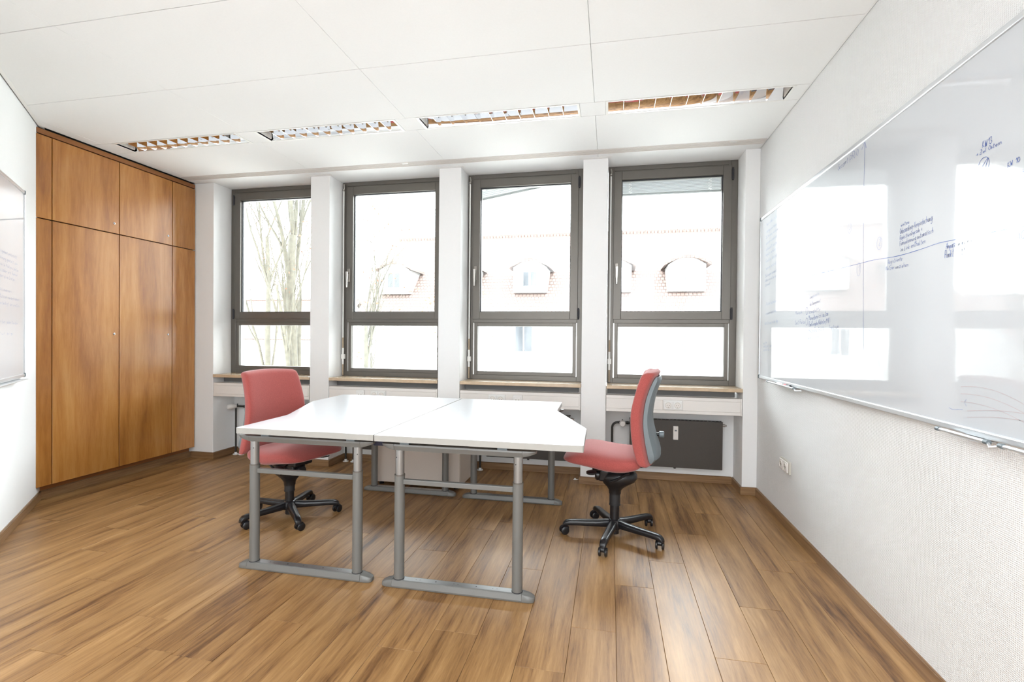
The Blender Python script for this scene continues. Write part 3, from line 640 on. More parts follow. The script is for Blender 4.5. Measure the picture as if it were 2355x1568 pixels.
# ---------------------------------------------------------------- big whiteboard on the right wall
def board_right():
    R = (XR, 2.46, 0.919); t = thing('whiteboard', 'large wall whiteboard with blue handwriting and an arrow on the right wall', 'whiteboard', R, 0)
    ya, yb, za, zb = 0.960, 3.960, 0.919, 2.118; xs = XR-0.020
    MB().box(xs, XR-0.001, ya+0.012, yb-0.012, za+0.012, zb-0.012).build('writing_surface', M_BOARD, t, rel=R)
    for nm, y0, y1, z0, z1 in (('frame_rail', ya, yb, za, za+0.022), ('frame_rail', ya, yb, zb-0.022, zb), ('frame_rail', ya, ya+0.012, za+0.022, zb-0.022), ('frame_rail', yb-0.012, yb, za+0.022, zb-0.022)):
        MB().box(XR-0.026, XR-0.0005, y0, y1, z0, z1).build(nm, M_ALU, t, rel=R, bevel=0.004, seg=3)
    for y in (ya, yb-0.015):
        for z in (za, zb-0.024): MB().box(XR-0.029, XR-0.0003, y-0.002, y+0.017, z-0.002, z+0.026).build('corner_cap', M_SHELL, t, rel=R, bevel=0.005, seg=3)
    # lower edge holder rods
    for y0, y1 in ((3.66, 3.17), (1.868, 1.655), (1.600, 1.10)):
        m_ = MB(); m_.tube([(XR-0.048, y0, 0.918), (XR-0.048, y1, 0.918)], 0.0055, 10)
        m_.box(XR-0.05, XR-0.004, y1+0.03, y0-0.06, 0.910, 0.9135)
        o = m_.build('pen_tray', M_ALU, t, rel=R, smooth='auto')
        for y in (y0, y1): MB().tube([(XR-0.048, y-0.008, 0.918), (XR-0.048, y+0.008, 0.918)], 0.0075, 10).build('tray_end_cap', M_SHELL, o, rel=R, smooth='auto')
    lp = MB(); lp.tube([(XR-0.048, 3.165, 0.916), (XR-0.056, 3.12, 0.908), (XR-0.050, 3.05, 0.917)], 0.004, 8); lp.tube([(XR-0.048, 1.65, 0.916), (XR-0.056, 1.63, 0.908), (XR-0.048, 1.602, 0.916)], 0.004, 8)
    lp.build('pull_loop', M_ALU, t, rel=R, smooth='auto')
    # writing; u runs to the right as one reads = towards -Y
    def ink(): return Ink((xs, 0, 0), (0, -1, 0), (-1, 0, 0))
    k = ink(); T = lambda s_, y0, z0, y1, z1, h, w_=0.0011: k.text(s_, -y0, z0, -y1, z1, h*0.88, w_*0.62)
    T('Gesamt', 2.700, 2.052, 2.590, 2.058, 0.030); T('PRIO', 2.580, 2.050, 2.492, 2.056, 0.036)
    k.stroke([(-2.442, 1.906), (-2.441, 2.00), (-2.440, 2.088)], 0.0012); k.stroke([(-2.466, 2.068), (-2.450, 2.085), (-2.440, 2.092), (-2.434, 2.082), (-2.427, 2.060)], 0.0011)
    k.stroke([(-2.442, 1.906), (-2.440, 1.70), (-2.436, 1.50), (-2.430, 1.30), (-2.423, 1.168)], 0.0009)
    k.flush(); k.stroke([(-y, z) for y, z in ((2.999, 1.570), (2.70, 1.562), (2.50, 1.557), (2.383, 1.555), (2.34, 1.553), (2.26, 1.547), (2.18, 1.542), (2.099, 1.541), (2.002, 1.543), (1.931, 1.546), (1.853, 1.542), (1.75, 1.537), (1.579, 1.525))], 0.0011); k.flush()
    T('weitere', 2.155, 1.652, 2.098, 1.652, 0.017); T('Onboarding-Vereinfachung:', 2.160, 1.624, 1.959, 1.634, 0.024, 0.0012)
    T('Registrierungcode +', 2.160, 1.601, 2.020, 1.609, 0.018); T('Firmenkennung automatisch', 2.161, 1.578, 1.958, 1.589, 0.020)
    T('im Link enthalten', 2.156, 1.555, 2.000, 1.561, 0.019)
    T('Registrierte', 2.242, 1.520, 2.140, 1.520, 0.018); T('Nutzer umziehen', 2.256, 1.496, 2.100, 1.491, 0.018)
    T('Anpassung nach', 1.893, 1.519, 1.770, 1.519, 0.022, 0.0014); T('Punkt Vergabe', 1.898, 1.489, 1.786, 1.495, 0.026, 0.0015)
    T('KW13', 1.736, 1.796, 1.697, 1.798, 0.022, 0.0013); T('> Ziel Ostern', 1.762, 1.780, 1.660, 1.782, 0.014, 0.0011)
    k.stroke([(-1.745, 1.731), (-1.731, 1.744), (-1.712, 1.760), (-1.716, 1.748), (-1.722, 1.732)], 0.0010); k.flush(); k.ellipse(-1.730, 1.741, 0.022, 0.026, 0.0009, -0.5); k.flush()
    T('KW 10', 1.638, 1.704, 1.594, 1.708, 0.017, 0.0013); T('Website', 1.660, 1.655, 1.560, 1.662, 0.026, 0.0011); T('FAQ', 1.622, 1.490, 1.573, 1.492, 0.024, 0.0012)
    T('Mangelbereich (autom.', 3.037, 1.318, 2.774, 1.336, 0.030, 0.0013); T('Punktvergabe/Kataster/MVL)', 3.036, 1.284, 2.760, 1.300, 0.028, 0.0013)
    T('Bessere Grafik in Zentrum', 3.034, 1.250, 2.661, 1.268, 0.024)
    T('Mensch', 3.241, 1.362, 3.130, 1.362, 0.020); T('Syst Preise', 3.245, 1.300, 3.090, 1.303, 0.028)
    T('komplett!', 3.035, 1.356, 2.880, 1.366, 0.024)
    for z in (1.365, 1.303): k.ellipse(-3.065, z+0.010, 0.015, 0.021, 0.0009); k.flush()
    k.done('handwriting', M_INK, t, R)
    k = ink(); T = lambda s_, y0, z0, y1, z1, h, w_=0.0009: k.text(s_, -y0, z0, -y1, z1, h, w_)
    for j, (s_, y0, z0, y1) in enumerate((('Noch offen Liste', 3.825, 2.028, 3.60), ('kategorie einbauen', 3.82, 1.978, 3.59), ('Seiten neu verfolgen', 3.835, 1.938, 3.56), ('aussen wiederkehren', 3.83, 1.895, 3.55), ('unterkunft loeschen', 3.83, 1.850, 3.57), ('regeln verfasst an', 3.835, 1.812, 3.55),
        ('Funktion  bestellen', 3.83, 1.765, 3.56), ('server  erstellt', 3.825, 1.712, 3.58), ('Buchungen bearbeiten', 3.835, 1.660, 3.56), ('Admin in hinten an fein', 3.84, 1.625, 3.54), ('Konzept', 3.835, 1.590, 3.72),
        ('- Fehler beheben', 3.84, 1.452, 3.58), ('- neuen Kartons', 3.84, 1.385, 3.59), ('Auto Einzug in der App', 3.84, 1.315, 3.55), ('woche', 3.865, 1.170, 3.78), ('config (mit anderen', 3.865, 1.148, 3.63), ('sonne 04.-05.', 3.868, 1.123, 3.64),
        ('Lampioncin', 3.03, 1.440, 2.90), ('Tab Management', 3.03, 1.400, 2.88), ('in der Folie Seite', 3.04, 1.21, 2.90))):
        T(s_, y0, z0, y1, z0+0.012, 0.021)
    k.ellipse(-2.307, 1.617, 0.020, 0.026, 0.0008); k.flush(); T('2', 2.312, 1.607, 2.296, 1.607, 0.030); k.ellipse(-2.478, 1.532, 0.017, 0.030, 0.0008); k.flush(); T('1', 2.486, 1.520, 2.470, 1.520, 0.03)
    k.ellipse(-2.568, 1.740, 0.017, 0.026, 0.0008); k.flush(); T('3', 2.574, 1.730, 2.560, 1.73, 0.026)
    k.stroke([(-1.865, 0.990), (-1.845, 0.986), (-1.825, 0.990), (-1.800, 0.992)], 0.0008); k.flush(); k.stroke([(-1.785, 1.027), (-1.792, 1.016), (-1.784, 1.005)], 0.0007)
    k.done('handwriting', M_INKPALE, t, R, 'faint half wiped blue writing')
    k = ink()
    for z0, dz in ((1.055, 0.020), (1.035, 0.014), (1.012, 0.010)): k.stroke([(-1.81+0.26*q_/8, z0+dz*math.sin(0.5+2.2*q_/8)-0.03*(q_/8)**2) for q_ in range(9)], 0.0007); k.flush()
    for z0 in (0.985, 0.965): k.stroke([(-1.78+0.25*q_/8, z0+0.03*math.sin(0.2+1.6*q_/8)) for q_ in range(9)], 0.0007); k.flush()
    k.done('marker_swipe', M_INKRED, t, R, 'faint red curved swipe')
board_right()
# markers lying on the tray of the big board
for y0, y1, lab, cp, body in ((3.50, 3.40, 'white board marker with red print lying on the whiteboard tray, left of the red cap', M_SOCKET, M_SOCKET), (3.37, 3.27, 'board marker with red cap at the left end of the whiteboard tray', M_RED, M_BLACK)):
    R = (XR-0.036, (y0+y1)/2, 0.924); t = thing('board_marker', lab, 'marker', R)
    MB().tube([(XR-0.034, y1, 0.9215), (XR-0.034, y0-0.035, 0.9215)], 0.0075, 12).build('barrel', body, t, rel=R, smooth='auto')
    MB().tube([(XR-0.034, y0-0.036, 0.9215), (XR-0.034, y0, 0.9215)], [0.0082, 0.0075], 12).build('cap', cp, t, rel=R, smooth='auto')
    if cp is M_SOCKET: MB().tube([(XR-0.034, y1+0.02, 0.9215), (XR-0.034, y1+0.035, 0.9215)], 0.0078, 12).build('print_band', M_RED, t, rel=R, smooth='auto')

# ---------------------------------------------------------------- small whiteboard on the slanted wall
def board_left():
    n = Vector((s2, s2, 0)); u = Vector((-s2, s2, 0))           # u = to the right as one reads
    E_ = Vector((-3.722, SUM+3.722, 0)); W_ = 1.20
    t = thing('whiteboard', 'whiteboard with faint blue notes on the slanted wall, cut by the left picture edge', 'whiteboard', (E_.x, E_.y, 0.927)); R = (E_.x, E_.y, 0.927)
    def quad(u0_, u1_, z0, z1, d0, d1):
        rings = []
        for uu in (u0_, u1_):
            b = E_+u*uu; rings.append([tuple(b+n*d0+Vector((0, 0, z0))), tuple(b+n*d1+Vector((0, 0, z0))), tuple(b+n*d1+Vector((0, 0, z1))), tuple(b+n*d0+Vector((0, 0, z1)))])
        return MB().loft(rings)
    za, zb = 0.927, 2.122
    quad(-W_+0.01, -0.01, za+0.01, zb-0.01, 0.001, 0.016).build('writing_surface', M_BOARD, t, rel=R)
    for a in ((-W_, 0, za, za+0.020), (-W_, 0, zb-0.020, zb), (-W_, -W_+0.011, za+0.02, zb-0.02), (-0.011, 0, za+0.02, zb-0.02)):
        quad(*a, 0.0005, 0.021).build('frame_rail', M_ALU, t, rel=R, bevel=0.003, seg=2)
    for u_ in (-W_-0.002, -0.016):
        for z in (za-0.002, zb-0.024): quad(u_, u_+0.018, z, z+0.026, 0.0003, 0.024).build('corner_cap', M_SHELL, t, rel=R, bevel=0.004, seg=2)
    quad(-0.80, -0.10, za-0.012, za-0.008, 0.004, 0.055).build('pen_tray', M_ALU, t, rel=R, bevel=0.001, seg=1)
    k = Ink(tuple(E_+n*0.016), tuple(u), tuple(n))
    for s_, z, ue in (('Termin geplant und bestellt', 1.668, -0.165), ('Rechnung gestellt usw', 1.630, -0.150), ('Link im Mail projekten', 1.592, -0.130), ('neu laden und Themen', 1.560, -0.150), ('Adressen plus Listen', 1.528, -0.205),
                      ('noch klaeren', 1.452, -0.265), ('Button verschieben', 1.410, -0.115), ('erledigt am ersten', 1.372, -0.105), ('nur fuer jeden Kunden', 1.265, -0.145), ('ab nur bis', 1.20, -0.245)):
        k.text(s_, ue-0.38, z, ue, z-0.004, 0.018, 0.0009)
    k.done('handwriting', M_INKPALE, t, R)
board_left()

# ---------------------------------------------------------------- desks
def rounded(pts, rads, n=6):
    out = []
    for i, p in enumerate(pts):
        r = rads[i]; a, b = Vector(pts[i-1]), Vector(pts[(i+1) % len(pts)]); p = Vector(p)
        if r <= 0: out.append(tuple(p)); continue
        d1, d2 = (a-p).normalized(), (b-p).normalized()
        for k in range(n+1):
            q_ = k/n; s_, e_ = p+d1*r, p+d2*r
            out.append(tuple((1-q_)**2*s_+2*q_*(1-q_)*p+q_*q_*e_))
    return out
def make_desk(label, loc, rot):
    """local frame: x = depth (0 at the seam, positive towards the sitter), y along the desk from its wide end (0) to its narrow end"""
    t = thing('desk', label, 'desk', loc, rot, 'the two white desks pushed together')
    Z0, Z1 = 0.706, 0.735; Lg = 1.422
    out = [(0.002, 0.0), (0.995, 0.0), (0.988, 0.42), (0.80, 0.925), (0.770, 1.00), (0.762, Lg), (0.002, Lg)]
    # wide end at y = 0, straight cut, then the concave run to the narrow part
    poly = rounded(out, [0, 0.008, 0.010, 0.14, 0.035, 0.008, 0], 8)
    top = MB().prism(poly, Z0, Z1).build('tabletop', M_LAMINATE, t, bevel=0.0015, seg=2)
    top.data.materials.append(M_LAMEDGE)
    for p in top.data.polygons:
        if abs(p.normal.z) < 0.5: p.material_index = 1
    for yl in (0.050, 1.365):
        far = yl > 1
        # foot
        prof = [(-0.028, 0.002), (0.028, 0.002), (0.030, 0.010), (0.024, 0.034), (0.020, 0.037), (-0.020, 0.037), (-0.024, 0.034), (-0.030, 0.010)]
        def sect(x, fx=1.0, fz=1.0): return [(x, yl+p[0]*fx, 0.002+(p[1]-0.002)*fz) for p in prof]
        xa, xb = 0.030, 0.775
        foot = MB().loft([sect(xa+0.055), sect(xb-0.055)]).build('foot', M_DESKMETAL, t)
        for x0_, sg in ((xa+0.054, -1), (xb-0.054, 1)):
            MB().loft([sect(x0_), sect(x0_+sg*0.03, 0.97, 0.82), sect(x0_+sg*0.048, 0.80, 0.62), sect(x0_+sg*0.055, 0.50, 0.5)]).build('end_cap', M_DESKMETAL, foot, smooth='auto')
        MB().box(xa+0.06, xb-0.06, yl-0.017, yl+0.017, 0.0368, 0.0374).build('top_strip', M_DESKTOPMETAL, foot)
        for xx_, r in ((0.20, .0018), (0.22, .0018), (0.30, .0035), (0.39, .0018), (0.41, .0018), (0.50, .0035), (0.58, .0018), (0.60, .0018)):
            MB().lathe([(r, 0.0374), (r, 0.0378)], (xx_, yl, 0), 10).build('screw_hole', M_BLACKROUGH, foot)
        # support beam under the top
        bp_ = [(-0.022, 0.690), (0.022, 0.690), (0.024, 0.682), (0.016, 0.660), (-0.016, 0.660), (-0.024, 0.682)]
        def bs_(x, f=1.0, up=0.0): return [(x, yl+p[0]*f, 0.690-(0.690-p[1])*(1-up)) for p in bp_]
        beam = MB().loft([bs_(xa+0.06), bs_(xb-0.06)]).build('support_beam', M_DESKMETAL, t)
        for x0_, sg in ((xa+0.059, -1), (xb-0.059, 1)):
            MB().loft([bs_(x0_), bs_(x0_+sg*0.035, 0.95, 0.3), bs_(x0_+sg*0.055, 0.8, 0.55), bs_(x0_+sg*0.064, 0.5, 0.65)]).build('end_cap', M_DESKMETAL, beam, smooth='auto')
        for xs_ in (0.12, 0.60): MB().box(xs_, xs_+0.045, yl-0.020, yl+0.020, 0.690, Z0).build('spacer', M_SHELL, beam)
        # telescopic legs
        for xl in (0.112, 0.695):
            lg = MB().tube([(xl, yl, 0.0372), (xl, yl, 0.541)], 0.0245, 24).build('leg', M_DESKMETAL, t, smooth='auto')
            MB().tube([(xl, yl, 0.541), (xl, yl, 0.661)], 0.0212, 24).build('inner_tube', M_DESKTOPMETAL, lg, smooth='auto')
            MB().tube([(xl, yl, 0.536), (xl, yl, 0.5425)], 0.0252, 24).build('collar', M_FRAME, lg, smooth='auto')
            MB().tube([(xl, yl, 0.0370), (xl, yl, 0.0400)], 0.0258, 24).build('foot_ring', M_FRAMEDK, lg, smooth='auto')
            for sy in (-1, 1): MB().lathe([(0.0028, 0.0), (0.0028, sy*0.0012)], (xl-0.008, yl+sy*0.0195, 0.627), 8, 'y').build('pin_hole', M_BLACKROUGH, lg)
        MB().box(0.134, 0.673, yl-0.012, yl+0.012, 0.496, 0.520).build('crossbar', M_DESKMETAL, t, bevel=0.003, seg=2)
    # long rails and cable tray under the top
    MB().box(0.18, 0.205, 0.074, 1.341, 0.664, 0.690).build('side_rail', M_SHELL, t)
    MB().box(0.56, 0.585, 0.074, 1.341, 0.664, 0.690).build('side_rail', M_SHELL, t)
    MB().prism([(0.004, 0.700), (0.085, 0.700), (0.060, 0.655), (0.004, 0.655)], 0.12, 1.30, 'y').build('cable_tray', simple('dark_blue_tray_'+str(rot > 1), (0.022, 0.022, 0.05), 0.5), t)
    return t
# right desk: wide end towards the camera, seam at its left; left desk: turned half round
make_desk('white desk on the right with grey legs, the red chair at its concave edge', (-1.104, 2.149, 0), 0)
def left_desk():
    t = make_desk('white desk on the left with grey legs, narrow end towards the camera', (-1.108, 3.575, 0), math.pi)
    return t
left_desk()

# ---------------------------------------------------------------- swivel chairs
def super_ring(cx, cy, a, b, n=32, e=2.6, fn=None):
    out = []
    for k in range(n):
        q_ = 2*math.pi*k/n; c_, s_ = math.cos(q_), math.sin(q_)
        x = a*math.copysign(abs(c_)**(2/e), c_); y = b*math.copysign(abs(s_)**(2/e), s_); out.append(fn(cx+x, cy+y) if fn else (cx+x, cy+y))
    return out
def interp(tab, x):
    if x <= tab[0][0]: return tab[0][1]
    for (a, b), (c_, d_) in zip(tab, tab[1:]):
        if x <= c_: q_ = (x-a)/(c_-a); q_ = q_*q_*(3-2*q_) if False else q_; return b+(d_-b)*q_
    return tab[-1][1]
def spline(tab, x):
    """Catmull-Rom through the table"""
    if x <= tab[0][0]: return tab[0][1]
    if x >= tab[-1][0]: return tab[-1][1]
    for i in range(len(tab)-1):
        if tab[i][0] <= x <= tab[i+1][0]:
            x0, y0 = tab[i]; x1, y1 = tab[i+1]; h = x1-x0; q_ = (x-x0)/h
            m0 = ((tab[i+1][1]-tab[i-1][1])/(tab[i+1][0]-tab[i-1][0]) if i > 0 else (y1-y0)/h)*h
            m1 = ((tab[i+2][1]-tab[i][1])/(tab[i+2][0]-tab[i][0]) if i < len(tab)-2 else (y1-y0)/h)*h
            return (2*q_**3-3*q_**2+1)*y0+(q_**3-2*q_**2+q_)*m0+(-2*q_**3+3*q_**2)*y1+(q_**3-q_**2)*m1
def make_chair(label, loc, heading, base_angle, dz, wheel_turn):
    """local +x = forward"""
    t = thing('swivel_chair', label, 'chair', loc, heading, 'red swivel chairs at the desks')
    # ---- seat cushion: sections along x
    top = [(-0.165, 0.500), (-0.155, 0.528), (-0.12, 0.545), (-0.05, 0.549), (0.05, 0.553), (0.14, 0.561), (0.20, 0.556), (0.25, 0.535), (0.28, 0.512), (0.290, 0.497)]
    bot = [(-0.165, 0.490), (-0.155, 0.472), (-0.12, 0.452), (-0.05, 0.438), (0.03, 0.436), (0.12, 0.450), (0.20, 0.462), (0.25, 0.470), (0.28, 0.480), (0.290, 0.487)]
    wid = [(-0.165, 0.165), (-0.15, 0.195), (-0.10, 0.222), (0.0, 0.234), (0.12, 0.236), (0.20, 0.230), (0.25, 0.212), (0.28, 0.180), (0.290, 0.150)]
    rings = []; N = 26
    for j in range(N+1):
        x = -0.165+0.455*(0.5-0.5*math.cos(math.pi*j/N)); zt, zb, w_ = spline(top, x), spline(bot, x), spline(wid, x); zc, hh_ = (zt+zb)/2, (zt-zb)/2
        def fn(y, z, x=x, w_=w_): return (x+0.02*(1-(y/0.24)**2)-0.012, y, z+dz-0.010*(y/0.235)**2-0.012*math.exp(-((x+0.05)/0.10)**2)*(1-(y/0.24)**2))
        rings.append(super_ring(0, zc, w_, hh_, 36, 3.0, fn))
    MB().loft(rings).build('seat', M_FABRIC, t, smooth=True)
    # ---- back cushion: sections along z
    xf = [(0.490, -0.165), (0.496, -0.145), (0.521, -0.125), (0.614, -0.099), (0.704, -0.087), (0.794, -0.086), (0.912, -0.110), (0.985, -0.131), (1.004, -0.143), (1.014, -0.165)]
    xb = [(0.490, -0.190), (0.496, -0.197), (0.521, -0.192), (0.633, -0.168), (0.730, -0.156), (0.835, -0.163), (0.912, -0.182), (0.985, -0.212), (1.004, -0.222), (1.014, -0.212)]
    wd = [(0.490, 0.222), (0.497, 0.234), (0.54, 0.236), (0.70, 0.226), (0.85, 0.216), (0.96, 0.207), (0.990, 0.204), (1.007, 0.199), (1.014, 0.188)]
    def curve(y): return -0.038*(1-(y/0.235)**2)
    rings = []; N = 30
    for j in range(N+1):
        z = 0.490+0.524*(0.5-0.5*math.cos(math.pi*j/N)); a_, b_, w_ = spline(xf, z), spline(xb, z), spline(wd, z)
        arch = lambda y, z=z: 0.012*(1-(y/0.2)**2)*max(0, (z-0.9)/0.11)
        rings.append(super_ring((a_+b_)/2, 0, abs(a_-b_)/2, w_, 48, 5.0, lambda x, y, z=z: (x+curve(y), y, z+dz+arch(y))))
    MB().loft(rings).build('backrest', M_FABRIC, t, smooth=True)
    # ---- plastic back shell
    sb = [(0.514, -0.030), (0.524, -0.045), (0.562, -0.052), (0.68, -0.040), (0.761, -0.034), (0.844, -0.036), (0.979, -0.034), (0.990, -0.030)]
    rings = []; N = 22
    for j in range(N+1):
        z = 0.508+0.482*j/N; xf_ = spline(xb, z)-0.001; th = spline(sb, z); w_ = spline(wd, z)-0.034
        if j in (0, N): w_ -= 0.006; th *= 0.6
        ring = []
        for k in range(13): y = -w_+2*w_*k/12; ring.append((xf_+curve(y), y, z+dz))
        for k in range(13):
            y = w_-2*w_*k/12; ed = 1-abs(y/w_)**8*0.30; ring.append((xf_+curve(y)*0.75+th*ed, y, z+dz))
        rings.append(ring)
    shell = MB().loft(rings).build('back_shell', M_SHELL, t, smooth='auto')
    shell['label'] = 'blue grey plastic back shell'
    MB().tube([(-0.225, 0, 0.640+dz), (-0.262, 0, 0.640+dz)], 0.010, 12).build('knob_stem', M_BLACK, shell, smooth='auto')
    MB().lathe([(0.015, -0.284), (0.0185, -0.281), (0.0185, -0.257), (0.014, -0.254)], (0, 0, 0.640+dz), 20, 'x').build('height_knob', M_SHELL, shell, smooth='auto')
    # ---- mechanism
    def el(cx, rx, ry, z, n=28): return [(cx+rx*math.cos(2*math.pi*k/n), ry*math.sin(2*math.pi*k/n), z+dz) for k in range(n)]
    MB().loft([el(0, 0.036, 0.036, 0.262), el(0, 0.038, 0.038, 0.285), el(-0.002, 0.052, 0.047, 0.303), el(-0.008, 0.078, 0.060, 0.322), el(-0.020, 0.098, 0.075, 0.342), el(-0.026, 0.106, 0.080, 0.362), el(-0.030, 0.102, 0.076, 0.385), el(-0.030, 0.085, 0.066, 0.405), el(-0.02, 0.065, 0.055, 0.412)]).build('tilt_mechanism', M_BLACK, t, smooth='auto')
    MB().box(-0.07, 0.13, -0.075, 0.075, 0.405+dz, 0.452+dz).build('seat_plate', M_BLACK, t, bevel=0.012, seg=3)
    MB().loft([[(x, y, z+dz) for x, y, z in ((0.095, -0.05, 0.34), (0.095, 0.05, 0.34), (0.06, 0.05, 0.34), (0.06, -0.05, 0.34))], [(x, y, z+dz) for x, y, z in ((0.085, -0.055, 0.41), (0.085, 0.055, 0.41), (0.02, 0.055, 0.41), (0.02, -0.055, 0.41))]]).build('front_housing', M_BLACK, t, bevel=0.01, seg=3)
    MB().lathe([(0.020, 0.0), (0.034, 0.006), (0.036, 0.022), (0.028, 0.032), (0.012, 0.034)], (0.086, 0, 0.368+dz), 20, 'x').build('tension_knob', M_BLACK, t, smooth='auto')
    for sy, fx in ((1, 0.13), (-1, 0.13)):
        lv = MB(); lv.tube([(0.06, sy*0.06, 0.425+dz), (fx, sy*0.16, 0.428+dz)], 0.006, 8)
        lv.loft([super_ring(fx-0.012, sy*0.185, 0.030*f, 0.040*f, 16, 2.0, lambda x, y, z=z: (x, y, z+dz)) for f, z in ((0.5, 0.418), (1.0, 0.422), (1.0, 0.431), (0.5, 0.435))])
        lv.build('lever', M_BLACK, t, smooth='auto')
    br = MB()
    br.tube([(0.02, -0.085, 0.352+dz), (-0.03, -0.092, 0.378+dz), (-0.09, -0.09, 0.415+dz)], 0.007, 8); br.tube([(0.02, 0.085, 0.352+dz), (-0.03, 0.092, 0.378+dz), (-0.09, 0.09, 0.415+dz)], 0.007, 8)
    br.build('torsion_rod', M_BLACK, t, smooth='auto')
    MB().loft([[(-0.05, -0.035, 0.425+dz), (-0.05, 0.035, 0.425+dz), (-0.05, 0.035, 0.440+dz), (-0.05, -0.035, 0.440+dz)], [(-0.17, -0.035, 0.440+dz), (-0.17, 0.035, 0.440+dz), (-0.17, 0.035, 0.456+dz), (-0.17, -0.035, 0.456+dz)],
               [(-0.240, -0.03, 0.49+dz), (-0.240, 0.03, 0.49+dz), (-0.222, 0.03, 0.50+dz), (-0.222, -0.03, 0.50+dz)], [(-0.255, -0.03, 0.56+dz), (-0.255, 0.03, 0.56+dz), (-0.242, 0.03, 0.56+dz), (-0.242, -0.03, 0.56+dz)]]).build('backrest_bracket', M_BLACK, t, bevel=0.003)
    # ---- column
    MB().lathe([(0.0285, 0.095), (0.0285, 0.200)], (0, 0, 0), 28).build('gas_column', M_BLACK, t, smooth='auto')
    MB().lathe([(0.0350, 0.196+dz*.4), (0.0350, 0.193+dz*.4), (0.0325, 0.193+dz*.4), (0.0325, 0.200+dz*.4), (0.0325, 0.262+dz)], (0, 0, 0), 28).build('column_sleeve', M_BLACKROUGH, t, smooth='auto')
    # ---- five star base
    MB().lathe([(0.020, 0.018), (0.027, 0.020), (0.027, 0.045), (0.040, 0.052), (0.046, 0.070), (0.043, 0.092), (0.034, 0.104), (0.029, 0.108)], (0, 0, 0), 28).build('hub', M_BLACK, t, smooth='auto')
    for k in range(5):
        an = base_angle-heading+2*math.pi*k/5; dx, dy = math.cos(an), math.sin(an)
        path = [(0.020, 0.078, 0.020, 0.024), (0.05, 0.079, 0.024, 0.023), (0.09, 0.077, 0.0255, 0.0205), (0.16, 0.075, 0.0235, 0.0185), (0.23, 0.074, 0.0215, 0.0175), (0.275, 0.072, 0.0205, 0.017), (0.297, 0.068, 0.020, 0.016), (0.310, 0.060, 0.018, 0.012), (0.315, 0.053, 0.014, 0.007)]
        rings = []
        for r, z, w_, h_ in path:
            rings.append(super_ring(0, z, w_, h_, 16, 3.4, lambda y, zz, r=r: (r*dx-y*dy, r*dy+y*dx, zz)))
        arm = MB().loft(rings).build('base_arm', M_BLACK, t, smooth='auto')
        # caster
        wt = wheel_turn[k]-heading; wx, wy = math.cos(wt), math.sin(wt); R0 = 0.292
        cx, cy = R0*dx, R0*dy; ca = MB()
        ca.tube([(cx, cy, 0.032), (cx, cy, 0.062)], 0.011, 12)
        ca.loft([super_ring(0, 0.0355, 0.024, 0.0165, 14, 2.2, lambda x, z, q_=q_: (cx+wx*(x+0.010)-wy*q_, cy+wy*(x+0.010)+wx*q_, z+0.004)) for q_ in (-0.010, 0.010)])
        caster = ca.build('caster', M_BLACK, t, smooth='auto')
        for sgn in (-1, 1):
            prof = [(0.008, 0.011), (0.0225, 0.011), (0.025, 0.014), (0.025, 0.021), (0.021, 0.0245), (0.008, 0.0255)]
            rings = [[(cx+wx*(0.014+r*math.cos(2*math.pi*m/22))-wy*sgn*d_, cy+wy*(0.014+r*math.cos(2*math.pi*m/22))+wx*sgn*d_, 0.0253+r*math.sin(2*math.pi*m/22)) for m in range(22)] for r, d_ in prof]
            MB().loft(rings).build('wheel', M_BLACK, caster, smooth='auto')
    return t
rad = math.radians
make_chair('red swivel chair on the right with blue grey back shell, tucked under the desk corner', (0.038, 3.032, 0), rad(174), rad(185.5), 0.0, [rad(a) for a in (205, 262, 80, 95, 210)])
make_chair('red swivel chair at the left desk, backrest front facing the camera', (-2.088, 2.885, 0), rad(-13), rad(243), -0.050, [rad(a) for a in (60, 65, 80, 85, 100)])

# ---------------------------------------------------------------- pedestal behind the desks
def pedestal():
    x0, x1, y0, y1 = -1.878, -1.140, 3.640, 3.99; R = ((x0+x1)/2, (y0+y1)/2, 0)
    t = thing('pedestal_cabinet', 'low beige cabinet on the floor behind the desks in front of the third pier', 'cabinet', R)
    MB().box(x0, x1, y0+0.02, y1, 0.030, 0.600).build('body', M_BEIGE, t, rel=R, bevel=0.004)
    MB().box(x0+0.002, x1-0.002, y0, y0+0.018, 0.034, 0.598).build('front_panel', M_BEIGE, t, rel=R, bevel=0.003)
    MB().box(x0-0.004, x1+0.004, y0-0.004, y1+0.004, 0.600, 0.618).build('top_board', M_BEIGE, t, rel=R, bevel=0.003)
    for x in (x0+0.05, x1-0.05):
        for y in (y0+0.06, y1-0.05): MB().lathe([(0.020, 0.0005), (0.020, 0.012), (0.009, 0.016), (0.009, 0.031)], (x, y, 0), 14).build('foot', M_BLACK, t, rel=R)
pedestal()
# a little plastic scrap on the floor
R = (-0.275, 4.16, 0); t = thing('plastic_scrap', 'tiny white plastic scrap on the floor by the skirting near the pier', 'scrap', R)
MB().loft([[(-0.297, 4.15, 0.001), (-0.262, 4.148, 0.001), (-0.264, 4.156, 0.001)], [(-0.284, 4.150, 0.016), (-0.276, 4.150, 0.018), (-0.280, 4.156, 0.014)]]).build('shard', M_SOCKET, t, rel=R)
MB().tube([(-0.268, 4.150, 0.003), (-0.255, 4.157, 0.006)], 0.003, 6).build('shard', M_SOCKET, t, rel=R)

